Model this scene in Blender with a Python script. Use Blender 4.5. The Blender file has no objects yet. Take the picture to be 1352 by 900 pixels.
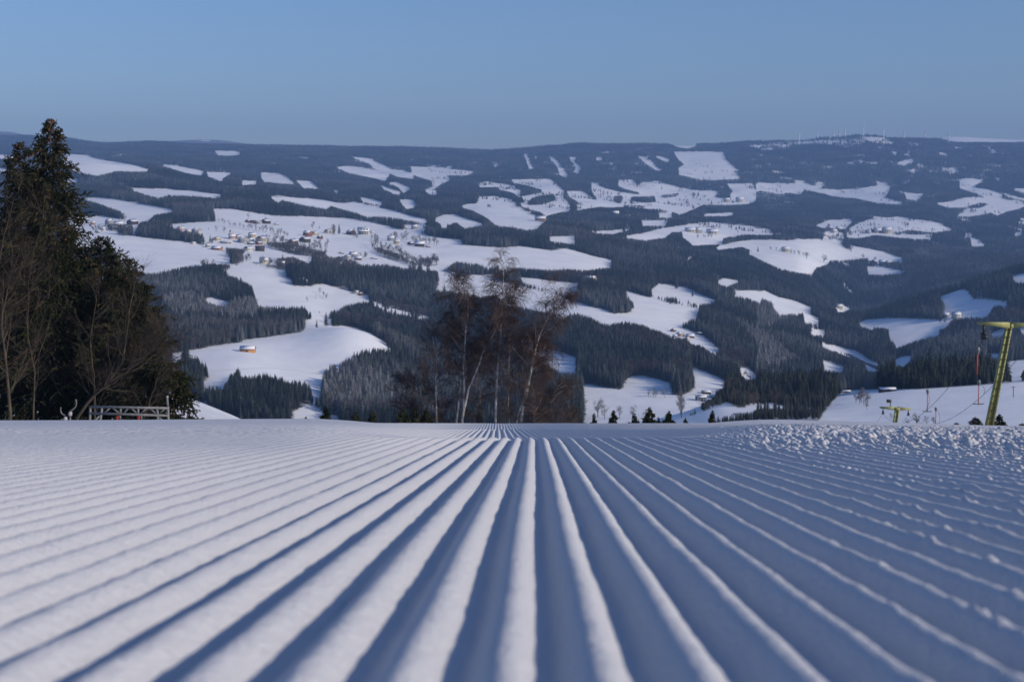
import bpy, math, random
import numpy as np
from mathutils import Vector, Matrix, Euler

SEED = 7
rs = np.random.RandomState(SEED)
sc = bpy.context.scene
COL = sc.collection
rad = math.radians

# ------------------------------------------------------------------ camera frame
F = 1878.0          # focal length in photo pixels
CX, YH = 676.0, 250.0   # principal column, level row
ZC = 0.10           # lens height over the groomed snow

# ------------------------------------------------------------------ helpers
def link(o, parent=None):
    COL.objects.link(o)
    if parent is not None:
        o.parent = parent
    return o

def tag(o, label=None, cat=None, group=None, kind=None):
    if label: o['label'] = label
    if cat: o['category'] = cat
    if group: o['group'] = group
    if kind: o['kind'] = kind
    return o

def empty(name, loc, rotz=0.0, label=None, cat=None, group=None):
    o = bpy.data.objects.new(name, None)
    o.empty_display_size = 0.1
    o.location = loc
    o.rotation_euler = (0, 0, rotz)
    link(o)
    return tag(o, label, cat, group)

def np_mesh(name, V, Fq=None, Ft=None, smooth=False, mats=(), mat_idx=None):
    """V (n,3); Fq (m,4) quads; Ft (k,3) triangles"""
    me = bpy.data.meshes.new(name)
    V = np.asarray(V, dtype=np.float32)
    parts, sizes = [], []
    if Fq is not None and len(Fq):
        parts.append(np.asarray(Fq, dtype=np.int32).ravel()); sizes.append(np.full(len(Fq), 4, np.int32))
    if Ft is not None and len(Ft):
        parts.append(np.asarray(Ft, dtype=np.int32).ravel()); sizes.append(np.full(len(Ft), 3, np.int32))
    loops = np.concatenate(parts); sizes = np.concatenate(sizes)
    starts = np.concatenate(([0], np.cumsum(sizes)[:-1])).astype(np.int32)
    me.vertices.add(len(V)); me.vertices.foreach_set('co', V.ravel())
    me.loops.add(len(loops)); me.loops.foreach_set('vertex_index', loops)
    me.polygons.add(len(sizes)); me.polygons.foreach_set('loop_start', starts)
    if smooth:
        me.polygons.foreach_set('use_smooth', np.ones(len(sizes), dtype=bool))
    if mat_idx is not None:
        me.polygons.foreach_set('material_index', np.asarray(mat_idx, dtype=np.int32))
    for m in mats: me.materials.append(m)
    me.update(calc_edges=True)
    return me

def np_obj(name, V, Fq=None, Ft=None, smooth=False, mat=None, parent=None, mats=None, mat_idx=None):
    me = np_mesh(name, V, Fq, Ft, smooth, mats if mats is not None else ([mat] if mat else []), mat_idx)
    return link(bpy.data.objects.new(name, me), parent)

class MB:
    """collects boxes, bars, tubes; build() links them as one mesh object"""
    def __init__(s): s.v, s.q, s.t, s.n = [], [], [], 0
    def add(s, V, q=None, t=None):
        V = np.asarray(V, float); s.v.append(V)
        if q is not None and len(q): s.q.append(np.asarray(q, int) + s.n)
        if t is not None and len(t): s.t.append(np.asarray(t, int) + s.n)
        s.n += len(V); return s
    def box(s, c, d, M=None):
        x, y, z = [k / 2 for k in d]
        V = np.array([(-x,-y,-z),(x,-y,-z),(x,y,-z),(-x,y,-z),(-x,-y,z),(x,-y,z),(x,y,z),(-x,y,z)], float)
        if M is not None: V = V @ np.array(M).T
        V = V + np.array(c)
        return s.add(V, [(0,3,2,1),(4,5,6,7),(0,1,5,4),(1,2,6,5),(2,3,7,6),(3,0,4,7)])
    def bar(s, a, b, w, h=None, w2=None, h2=None, up=(0,0,1)):
        """rectangular bar from a to b, section w x h (tapering to w2 x h2)"""
        a, b = np.array(a, float), np.array(b, float); h = h or w
        w2 = w2 or w; h2 = h2 or h
        t = b - a; t /= np.linalg.norm(t)
        up = np.array(up, float)
        if abs(t @ up) > 0.98: up = np.array((0., 1., 0.))
        u = np.cross(t, up); u /= np.linalg.norm(u); n = np.cross(u, t)
        V = []
        for p, ww, hh in ((a, w, h), (b, w2, h2)):
            for i, j in ((-1,-1),(1,-1),(1,1),(-1,1)):
                V.append(p + u * i * ww / 2 + n * j * hh / 2)
        return s.add(V, [(0,3,2,1),(4,5,6,7),(0,1,5,4),(1,2,6,5),(2,3,7,6),(3,0,4,7)])
    def tube(s, pts, r, k=8, cap=True):
        P = np.array(pts, float)[None]; n = P.shape[1]
        R = np.full((1, n), r, float) if np.isscalar(r) else np.array(r, float)[None]
        V, Q = tubes(P, R, k)
        t = []
        if cap and k > 2:
            V = np.vstack([V, P[0, 0], P[0, -1]]); i0, i1 = len(V) - 2, len(V) - 1
            for j in range(k):
                t.append((i0, (j + 1) % k, j)); t.append((i1, (n - 1) * k + j, (n - 1) * k + (j + 1) % k))
        return s.add(V, Q, t)
    def ball(s, c, r, sx=1, sy=1, sz=1, nu=10, nv=7):
        V = []
        for i in range(nv + 1):
            th = math.pi * i / nv
            for j in range(nu):
                ph = 2 * math.pi * j / nu
                V.append((c[0] + r*sx*math.sin(th)*math.cos(ph), c[1] + r*sy*math.sin(th)*math.sin(ph), c[2] + r*sz*math.cos(th)))
        q = [(i*nu + j, (i+1)*nu + j, (i+1)*nu + (j+1) % nu, i*nu + (j+1) % nu) for i in range(nv) for j in range(nu)]
        return s.add(V, q)
    def build(s, name, mat, parent=None, smooth=False):
        return np_obj(name, np.vstack(s.v), np.vstack(s.q) if s.q else None, np.vstack(s.t) if s.t else None, smooth, mat, parent)

def tubes(P, R, k=3):
    """P (M,n,3) polylines, R (M,n) radii -> verts, quads of k-sided tubes"""
    P = np.asarray(P, float); R = np.asarray(R, float)
    M, n, _ = P.shape
    T = np.gradient(P, axis=1)
    T /= np.linalg.norm(T, axis=2, keepdims=True) + 1e-12
    ref = np.array((0.31, 0.52, 0.79)); ref /= np.linalg.norm(ref)
    mean = T.mean(1); 
    refs = np.where((np.abs(mean @ ref) > 0.92)[:, None], np.array((0.9, -0.4, 0.1)), ref)[:, None, :]
    U = np.cross(T, np.broadcast_to(refs, T.shape)); U /= np.linalg.norm(U, axis=2, keepdims=True) + 1e-12
    W = np.cross(T, U)
    ang = 2 * np.pi * np.arange(k) / k
    V = P[:, :, None, :] + R[:, :, None, None] * (np.cos(ang)[None, None, :, None] * U[:, :, None, :] + np.sin(ang)[None, None, :, None] * W[:, :, None, :])
    base = (np.arange(M) * n * k)[:, None, None]
    i = np.arange(n - 1)[None, :, None] * k; j = np.arange(k)[None, None, :]; j2 = (j + 1) % k
    Q = np.stack([base + i + j, base + i + j2, base + i + k + j2, base + i + k + j], axis=-1).reshape(-1, 4)
    return V.reshape(-1, 3), Q

# ------------------------------------------------------------------ noise
def _hash(ix, iy, seed):
    h = (ix.astype(np.int64) * 374761393 + iy.astype(np.int64) * 668265263 + seed * 1442695041) & 0xffffffff
    h = ((h ^ (h >> 13)) * 1274126177) & 0xffffffff
    return ((h ^ (h >> 16)) & 0xffff) / 65535.0

def vnoise(x, y, seed=0):
    x = np.asarray(x, float); y = np.asarray(y, float)
    ix, iy = np.floor(x), np.floor(y); fx, fy = x - ix, y - iy
    fx = fx*fx*fx*(fx*(fx*6-15)+10); fy = fy*fy*fy*(fy*(fy*6-15)+10)
    ix = ix.astype(np.int64); iy = iy.astype(np.int64)
    a = _hash(ix, iy, seed); b = _hash(ix+1, iy, seed); c = _hash(ix, iy+1, seed); d = _hash(ix+1, iy+1, seed)
    return (a + (b-a)*fx + (c-a)*fy + (a-b-c+d)*fx*fy) * 2 - 1

def fbm(x, y, oct=3, seed=0, gain=0.5):
    s, a, t = 0.0, 1.0, 0.0
    for o in range(oct):
        s = s + a * vnoise(x * 2**o + 17.3*o, y * 2**o - 9.1*o, seed + o); t += a; a *= gain
    return s / t

def pchip(xs, ys, x):
    """monotone cubic; ys (n,) or (n,m); x (k,) -> (k,) or (k,m)"""
    xs = np.asarray(xs, float); ys = np.asarray(ys, float)
    one = ys.ndim == 1
    if one: ys = ys[:, None]
    h = np.diff(xs)[:, None]; d = np.diff(ys, axis=0) / h
    m = np.zeros_like(ys)
    m[0], m[-1] = d[0], d[-1]
    w1 = 2*h[1:] + h[:-1]; w2 = h[1:] + 2*h[:-1]
    ok = d[:-1] * d[1:] > 0
    with np.errstate(divide='ignore', invalid='ignore'):
        mm = (w1 + w2) / (w1 / d[:-1] + w2 / d[1:])
    m[1:-1] = np.where(ok, mm, 0)
    x = np.asarray(x, float); shp = x.shape
    x = np.clip(x.ravel(), xs[0], xs[-1])
    i = np.clip(np.searchsorted(xs, x) - 1, 0, len(xs) - 2)
    t = ((x - xs[i]) / (xs[i+1] - xs[i]))[:, None]; hh = h[i]
    r = ys[i]*(1+2*t)*(1-t)**2 + m[i]*hh*t*(1-t)**2 + ys[i+1]*t*t*(3-2*t) + m[i+1]*hh*t*t*(t-1)
    return r[:, 0].reshape(shp) if one else r

def sstep(a, b, x):
    t = np.clip((np.asarray(x, float) - a) / (b - a), 0, 1); return t*t*(3-2*t)

# ------------------------------------------------------------------ materials
def mat(name, base, rough=0.8, var=0.0, vscale=5.0, spec=0.3, metal=0.0, base2=None, bump=0.0, bscale=40.0, sss=0.0, coords='Object'):
    m = bpy.data.materials.new(name); m.use_nodes = True
    nt = m.node_tree; N = nt.nodes; L = nt.links
    b = N['Principled BSDF']
    b.inputs['Roughness'].default_value = rough
    b.inputs['Specular IOR Level'].default_value = spec
    b.inputs['Metallic'].default_value = metal
    base = tuple(base) + (1,)
    b.inputs['Base Color'].default_value = base
    tc = N.new('ShaderNodeTexCoord')
    if var or base2:
        nz = N.new('ShaderNodeTexNoise'); nz.inputs['Scale'].default_value = vscale; nz.inputs['Detail'].default_value = 4
        L.new(tc.outputs[coords], nz.inputs['Vector'])
        mx = N.new('ShaderNodeMix'); mx.data_type = 'RGBA'
        c2 = tuple(base2) + (1,) if base2 else tuple(min(1, c*(1-var)) for c in base[:3]) + (1,)
        mx.inputs[6].default_value = base; mx.inputs[7].default_value = c2
        rp = N.new('ShaderNodeMapRange'); rp.inputs[1].default_value = 0.38; rp.inputs[2].default_value = 0.62
        L.new(nz.outputs['Fac'], rp.inputs[0]); L.new(rp.outputs[0], mx.inputs[0]); L.new(mx.outputs[2], b.inputs['Base Color'])
    if bump:
        bz = N.new('ShaderNodeTexNoise'); bz.inputs['Scale'].default_value = bscale; bz.inputs['Detail'].default_value = 5
        L.new(tc.outputs[coords], bz.inputs['Vector'])
        bp = N.new('ShaderNodeBump'); bp.inputs['Strength'].default_value = bump; bp.inputs['Distance'].default_value = 0.02
        L.new(bz.outputs['Fac'], bp.inputs['Height']); L.new(bp.outputs[0], b.inputs['Normal'])
    return m

SNOW = (0.84, 0.85, 0.88)
M = {}
M['roof_snow'] = mat('roof snow', SNOW, 0.75, bump=0.2, bscale=2.0)
M['white_wall'] = mat('white plaster', (0.56, 0.54, 0.50), 0.85, var=0.12, vscale=0.6)
M['cream_wall'] = mat('cream plaster', (0.50, 0.46, 0.36), 0.85, var=0.12, vscale=0.6)
M['yellow_wall'] = mat('yellow plaster', (0.46, 0.39, 0.26), 0.85, var=0.12, vscale=0.6)
M['pink_wall'] = mat('pink plaster', (0.46, 0.35, 0.31), 0.85, var=0.12, vscale=0.6)
M['grey_wall'] = mat('grey plaster', (0.36, 0.355, 0.345), 0.85, var=0.15, vscale=0.6)
M['red_wall'] = mat('red brick', (0.26, 0.11, 0.075), 0.85, var=0.25, vscale=0.8)
M['timber'] = mat('brown timber', (0.19, 0.115, 0.075), 0.85, var=0.35, vscale=1.5)
M['dark_timber'] = mat('dark timber', (0.06, 0.045, 0.035), 0.85, var=0.3, vscale=1.5)
M['orange_timber'] = mat('orange timber', (0.36, 0.19, 0.10), 0.85, var=0.25, vscale=1.2)
M['barn_board'] = mat('orange barn boards', (0.52, 0.26, 0.10), 0.85, var=0.2, vscale=1.2)
M['glass'] = mat('window glass', (0.03, 0.035, 0.045), 0.1, spec=0.5)
M['brick_chimney'] = mat('chimney brick', (0.30, 0.17, 0.12), 0.9, var=0.2)
M['tile'] = mat('bare roof tile', (0.09, 0.075, 0.07), 0.85, var=0.3, vscale=1.0)
SUN_E = 3.8; SKY_E = 0.102; SKY_AIR = 1.2; SKY_DUST = 1.3; SKY_OZ = 5.0; SKY_TINT = (0.93, 0.95, 1.12); EXPOSURE = 0.01
HAZE_D = 7.8e-5; HAZE_COL = (0.31, 0.54, 1.0)
# ------------------------------------------------------------------ land cover, surveyed from the photo
CR = dict(c1=(0,140,.25564), c2=(0,340,.25564), c3=(320,160,.26627), c4=(320,340,.26627), c5=(660,160,.26627), c6=(660,340,.26627),
          c7=(1000,160,.26036), c8=(1000,340,.26036), v2=(110,270,.13314), v3=(260,270,.13314), v4=(370,280,.15533), v5=(860,420,.13333),
          v6=(1020,160,.20710), v7=(860,270,.25148), v8=(280,430,.20710), w6=(1140,410,.17785), b7=(500,335,.25553), p0=(0,0,1.0))
def PX(c, x, y):
    ox, oy, s = CR[c]; return ox + x*s, oy + y*s
FIELDS = [
 ('c1',[(340,250),(450,258),(500,272),(620,290),(700,305),(775,330),(760,340),(690,338),(600,335),(500,358),(440,345),(355,325),(300,300)]),
 ('c1',[(0,250),(80,255),(120,275),(0,272)]), ('c1',[(0,318),(60,328),(60,338),(0,332)]), ('c1',[(340,370),(400,375),(408,392),(340,390)]),
 ('c1',[(820,300),(905,305),(1000,325),(1050,335),(1040,360),(960,345),(880,320)]),
 ('c1',[(1065,338),(1195,345),(1140,385),(1070,365)]),
 ('c1',[(1105,235),(1220,230),(1245,250),(1180,255),(1125,252)]),
 ('c1',[(650,425),(700,425),(850,430),(1000,440),(1180,462),(1100,475),(1040,468),(870,458),(820,472),(700,440)]),
 ('c1',[(400,475),(520,472),(640,487),(760,512),(880,535),(915,550),(800,570),(770,590),(720,600),(640,575),(620,540),(540,515),(470,490)]),
 ('c1',[(340,570),(520,565),(640,590),(720,598),(690,660),(560,665),(500,670),(340,690)]),
 ('c1',[(840,615),(960,605),(1110,598),(1115,560),(1098,532),(1200,535),(1335,552),(1335,745),(1180,770),(1050,715),(1045,660),(940,640),(880,620)]),
 ('c1',[(340,680),(560,668),(700,675),(850,690),(1030,715),(1080,745),(1180,770),(1210,800),(1170,830),(1050,820),(940,830),(860,850),(780,865),(720,855),(640,835),(610,790),(590,740),(340,720)]),
 ('c1',[(1120,855),(1200,820),(1335,790),(1335,905),(1300,900),(1220,880)]),
 ('c4',[(0,408),(130,392),(280,370),(420,342),(500,338),(560,348),(640,375),(700,415),(785,490),(740,468),(680,446),(640,448),(560,465),(545,495),(510,495),(480,525),(430,530),(405,560),(400,640),(390,690),(350,690),(340,640),(320,620),(260,605),(240,620),(200,595),(100,575),(60,580),(20,590),(-12,575)]),
 ('c2',[(870,500),(1000,475),(1100,455),(1335,424),(1335,610),(1270,600),(1240,560),(1210,590),(1190,600),(1150,670),(1080,660),(1050,680),(1040,650),(1080,620),(1070,560),(1030,515),(960,505),(920,530),(900,550)]),
 ('c4',[(235,770),(330,725),(400,760),(480,790),(495,830),(235,830)]),
 ('c2',[(900,700),(950,715),(1000,735),(1080,770),(1130,790),(1200,825),(1290,870),(860,870)]),
 ('c2',[(1035,205),(1100,205),(1200,240),(1180,250),(1090,235)]), ('c2',[(1135,305),(1190,295),(1250,325),(1200,345),(1140,335)]),
 ('c4',[(-5,100),(60,60),(160,45),(225,60),(200,95),(240,110),(250,140),(330,140),(400,125),(480,150),(560,175),(620,190),(630,215),(560,225),(500,240),(470,260),(400,260),(330,265),(310,240),(200,245),(80,240),(65,200),(40,130),(0,115)]),
 ('c4',[(300,310),(420,300),(450,310),(450,335),(380,350),(310,355)]), ('c4',[(330,290),(420,270),(450,280),(350,300)]),
 ('c4',[(610,210),(700,235),(800,262),(900,285),(960,300),(950,310),(870,300),(760,275),(640,235)]),
 ('c4',[(590,20),(650,0),(720,0),(800,30),(870,55),(800,50),(700,30),(640,45),(600,35)]),
 ('c3',[(-5,452),(60,455),(200,470),(320,475),(420,478),(500,478),(560,485),(640,500),(720,520),(800,540),(900,560),(980,575),(1090,590),(1090,612),(1200,620),(1360,632),(1360,728),(1300,700),(1220,720),(1180,705),(1060,690),(980,740),(900,735),(870,735),(800,715),(690,700),(640,715),(600,715),(560,690),(480,665),(350,685),(330,700),(220,720),(200,740),(160,730),(60,760),(-5,790)]),
 ('c3',[(970,745),(1060,750),(1065,789),(970,789)]),
 ('c5',[(-10,625),(100,620),(250,640),(330,632),(480,675),(560,690),(550,715),(565,722),(440,735),(330,730),(250,735),(140,725),(100,720),(-10,735)]),
 ('c4',[(970,70),(1060,75),(1065,95),(1000,130),(1000,165),(955,155),(975,120)]),
 ('c4',[(1060,100),(1130,85),(1250,85),(1250,110),(1360,140),(1360,240),(1250,185),(1180,195),(1060,170),(1000,160),(1010,130)]),
 ('c6',[(90,95),(200,105),(300,120),(400,130),(390,155),(370,180),(300,165),(220,150),(120,120)]),
 ('c6',[(-5,140),(120,150),(250,175),(330,200),(365,210),(420,235),(520,260),(560,280),(640,275),(680,250),(650,205),(600,170),(560,150),(620,165),(650,170),(760,200),(880,235),(990,255),(975,285),(960,300),(900,320),(870,350),(810,370),(770,355),(700,330),(620,315),(540,330),(500,320),(440,290),(400,275),(350,275),(320,300),(250,270),(100,240),(-5,230)]),
 ('c6',[(750,155),(790,130),(860,135),(870,150),(900,140),(960,165),(1020,190),(1080,215),(1000,230),(940,220),(890,225),(870,195),(800,190),(750,180)]),
 ('c6',[(810,370),(900,345),(1000,380),(1060,430),(1105,475),(1060,470),(1000,430),(950,425),(930,400),(850,390)]),
 ('c6',[(945,530),(1000,555),(1060,580),(1130,620),(1120,650),(1000,660),(960,640),(970,610)]),
 ('c6',[(410,620),(500,640),(600,655),(620,610),(650,590),(710,585),(790,605),(860,630),(850,680),(910,680),(970,650),(1090,670),(1060,690),(1000,720),(990,750),(930,770),(930,830),(400,830),(410,740)]),
 ('c6',[(1180,550),(1230,540),(1280,575),(1290,600),(1230,610),(1190,580)]),
 ('c6',[(860,812),(960,780),(1050,745),(1130,722),(1180,740),(1260,730),(1360,722),(1360,740),(1290,735),(1260,760),(1200,770),(1080,790),(1060,830),(850,830)]),
 ('c6',[(80,370),(130,400),(230,450),(300,470),(380,500),(380,570),(300,570),(220,520),(120,440)]),
 ('c6',[(1070,125),(1110,103),(1195,115),(1150,135),(1120,145)]), ('c6',[(1155,165),(1300,165),(1360,180),(1360,210),(1300,200),(1290,225),(1230,200),(1160,190)]),
 ('c5',[(860,150),(920,148),(1010,152),(1110,155),(1125,190),(1170,235),(1195,245),(1150,245),(1195,280),(1060,290),(960,280),(885,265),(880,230),(915,215),(880,185)]),
 ('c5',[(112,163),(132,163),(142,195),(160,222),(168,236),(145,234),(125,192)]), ('c5',[(238,173),(267,178),(302,220),(338,265),(332,280),(300,267),(283,225)]),
 ('c5',[(340,178),(382,178),(372,200),(407,230),(392,257),(368,250),(385,225)]), ('c5',[(165,162),(180,180),(172,184)]), ('c5',[(478,180),(510,177),(517,190),(485,193)]),
 ('c5',[(680,170),(720,180),(750,200),(800,248),(770,242),(720,207)]), ('c5',[(770,170),(810,175),(845,190),(830,200),(800,190)]), ('c5',[(830,110),(970,106),(980,120),(930,132),(890,127)]),
 ('c5',[(50,292),(150,288),(255,290),(290,320),(320,345),(310,380),(360,420),(340,445),(280,455),(230,470),(200,450),(110,420),(80,405),(130,410),(105,370),(150,365),(200,355),(205,335),(140,320),(70,305)]),
 ('c5',[(-5,315),(60,325),(100,345),(105,380),(60,350),(-5,335)]), ('c5',[(-5,380),(60,385),(80,420),(170,465),(215,480),(240,490),(180,530),(130,535),(60,520),(-5,515)]),
 ('c5',[(330,345),(410,345),(450,375),(490,400),(500,425),(380,440),(395,405),(340,370)]),
 ('c5',[(450,298),(520,330),(600,350),(700,365),(585,318),(590,295),(655,292),(690,320),(700,303),(790,298),(850,318),(960,342),(1090,345),(1070,370),(1140,390),(1150,340),(1125,308),(1250,305),(1270,350),(1265,395),(1210,412),(1010,412),(970,432),(890,462),(800,432),(690,432),(600,422),(560,427),(500,425),(480,385),(455,345)]),
 ('c5',[(1265,305),(1360,308),(1360,340),(1300,338),(1270,345)]),
 ('c5',[(700,495),(830,490),(820,515),(700,520)]), ('c5',[(780,455),(850,455),(855,475),(790,475)]), ('c5',[(1010,460),(1160,450),(1155,466),(1010,470)]),
 ('c5',[(585,575),(700,555),(850,525),(960,508),(1050,500),(1130,510),(1250,520),(1352,540),(1352,560),(1200,560),(1100,580),(1110,605),(960,618),(940,600),(900,570),(850,555),(820,580),(720,590)]),
 ('c5',[(1050,635),(1150,600),(1250,588),(1360,590),(1360,715),(1300,690),(1230,655),(1260,640),(1200,620),(1100,635)]),
 ('c5',[(240,572),(370,570),(375,610),(300,600),(245,590)]), ('c5',[(420,545),(560,540),(600,535),(690,515),(640,535),(560,560),(480,555)]), ('c5',[(920,675),(985,656),(930,684)]),
 ('c3',[(535,175),(620,182),(690,210),(740,240),(800,245),(840,260),(855,288),(770,275),(720,255),(670,240),(620,205)]),
 ('c3',[(455,230),(530,222),(600,228),(700,255),(730,265),(710,293),(620,275),(520,250)]),
 ('c3',[(835,225),(960,228),(1060,238),(1150,250),(1110,268),(1010,265),(1035,290),(990,310),(950,340),(975,360),(940,365),(900,345),(945,325),(940,295),(870,275),(835,260)]),
 ('c3',[(670,310),(720,330),(790,358),(770,367),(700,337)]), ('c3',[(720,303),(770,303),(840,335),(800,357),(780,335)]),
 ('c3',[(85,255),(180,258),(230,285),(265,315),(150,305),(110,300),(90,280)]), ('c3',[(262,295),(340,300),(380,335),(300,330)]), ('c3',[(-5,300),(75,296),(70,310),(-5,316)]),
 ('c3',[(445,338),(485,350),(470,358)]), ('c3',[(575,378),(620,382),(710,408),(690,414),(600,397)]), ('c3',[(770,392),(830,388),(870,410),(850,430),(815,435),(790,410)]),
 ('c3',[(115,368),(170,375),(300,380),(420,390),(480,405),(560,400),(620,415),(740,440),(850,470),(940,495),(900,502),(780,478),(700,470),(620,470),(560,450),(480,430),(440,420),(420,435),(300,415),(200,390),(180,400)]),
 ('c3',[(945,485),(1000,465),(1060,462),(1120,480),(1200,510),(1130,525),(1100,530),(1060,500),(1030,510),(990,515)]),
 ('c3',[(1170,305),(1220,300),(1352,325),(1352,340),(1250,325),(1180,325)]), ('c3',[(1080,425),(1110,412),(1160,412),(1170,375),(1250,370),(1320,380),(1360,410),(1360,520),(1290,515),(1250,510),(1200,470),(1150,445)]),
 ('c3',[(800,515),(900,515),(930,530),(880,545),(800,530)]), ('c3',[(985,512),(1020,515),(1010,530),(985,525)]),
 ('c7',[(905,78),(1000,66),(1100,70),(1250,80),(1360,86),(1360,102),(1200,105),(1050,102),(960,88)]),
 ('c7',[(705,212),(780,190),(800,198),(740,224)]), ('c7',[(680,153),(710,160),(700,177)]), ('c7',[(740,172),(775,158),(770,174)]), ('c7',[(785,232),(800,258),(785,260)]),
 ('c7',[(-5,313),(120,315),(195,318),(190,300),(260,318),(330,345),(420,350),(500,345),(560,335),(620,328),(680,340),(660,370),(640,390),(700,400),(735,410),(730,420),(600,412),(500,390),(380,380),(330,365),(240,345),(220,370),(160,360),(100,365),(-5,345)]),
 ('c7',[(705,350),(780,362),(845,370),(810,400),(755,390),(750,365)]),
 ('c7',[(1025,295),(1100,292),(1145,305),(1100,325),(1090,340),(1180,350),(1240,370),(1240,395),(1300,400),(1360,410),(1360,430),(1310,445),(1260,455),(1210,475),(1180,460),(1130,470),(1070,480),(1010,475),(1060,445),(1120,440),(1190,420),(1130,410),(1040,435),(960,435),(905,415),(960,410),(1050,390),(1130,390),(1170,395),(1100,365),(1020,340)]),
 ('c7',[(1230,355),(1360,390),(1360,400),(1260,375)]), ('c7',[(1290,335),(1360,340),(1360,362)]),
 ('c7',[(290,528),(360,498),(485,495),(480,510),(440,545),(380,540),(330,540)]),
 ('c7',[(460,545),(520,520),(590,487),(660,490),(720,483),(800,497),(890,508),(960,535),(1000,550),(900,562),(780,545),(700,555),(600,545),(480,555)]),
 ('c7',[(445,562),(520,565),(620,570),(700,575),(800,572),(890,575),(880,594),(740,587),(600,577),(540,587),(500,592),(450,587)]),
 ('c7',[(-5,540),(50,548),(80,560),(40,572),(-5,570)]),
 ('c7',[(-5,600),(150,605),(300,598),(400,605),(440,640),(490,665),(460,630),(600,655),(740,695),(740,715),(680,710),(600,720),(540,690),(500,695),(430,700),(370,700),(360,725),(300,740),(275,775),(200,760),(120,745),(60,720),(-5,695)]),
 ('c7',[(550,735),(640,740),(700,750),(755,765),(620,777),(560,772)]), ('c7',[(1290,790),(1360,770),(1360,812),(1310,812)]),
 ('c7',[(1320,495),(1360,488),(1360,502)]), ('c7',[(1300,570),(1340,555),(1345,575),(1310,580)]), ('c7',[(1080,590),(1110,590),(1160,630),(1090,632)]), ('c7',[(1030,575),(1100,570),(1080,586)]),
 ('c7',[(340,560),(400,555),(440,570),(430,610),(380,608),(330,590)]),
 ('c8',[(-5,175),(40,165),(110,200),(200,220),(280,255),(270,290),(320,310),(310,332),(240,327),(230,282),(180,285),(110,285),(80,250),(70,220),(20,205)]),
 ('c8',[(925,200),(1030,163),(1060,165),(1100,210),(1200,210),(1275,220),(1260,240),(1200,240),(1160,300),(1070,300),(1000,300),(930,305),(950,260),(950,230)]),
 ('c8',[(505,335),(560,315),(650,310),(760,310),(900,315),(980,340),(930,390),(860,405),(780,430),(700,455),(690,430),(660,400),(670,360),(640,355),(580,365)]),
 ('c8',[(320,430),(400,445),(500,470),(560,510),(640,550),(620,582),(550,575),(540,530),(480,510),(390,470),(330,450)]), ('c8',[(320,515),(380,530),(460,560),(430,582),(340,582)]), ('c8',[(690,520),(740,495),(810,495),(770,530),(740,560),(700,550)]),
 ('c8',[(270,365),(350,365),(340,388),(280,388)]), ('c8',[(400,245),(430,240),(470,260),(440,277),(400,277)]), ('c8',[(420,118),(445,135),(500,193),(480,180)]),
 ('c8',[(1170,385),(1260,355),(1270,370),(1240,400),(1190,400)]), ('c8',[(1310,345),(1360,345),(1360,398)]), ('c8',[(1150,485),(1230,480),(1230,500),(1160,507)]),
 ('c8',[(1180,545),(1260,525),(1360,512),(1360,560),(1310,632),(1290,600),(1270,570),(1220,562)]),
 ('c8',[(280,860),(380,730),(410,690),(410,672),(500,668),(700,668),(900,660),(1100,645),(1190,640),(1360,630),(1360,870),(280,870)]),
 ('c8',[(-5,745),(100,745),(300,755),(310,767),(200,767),(-5,762)]),
]
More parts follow.
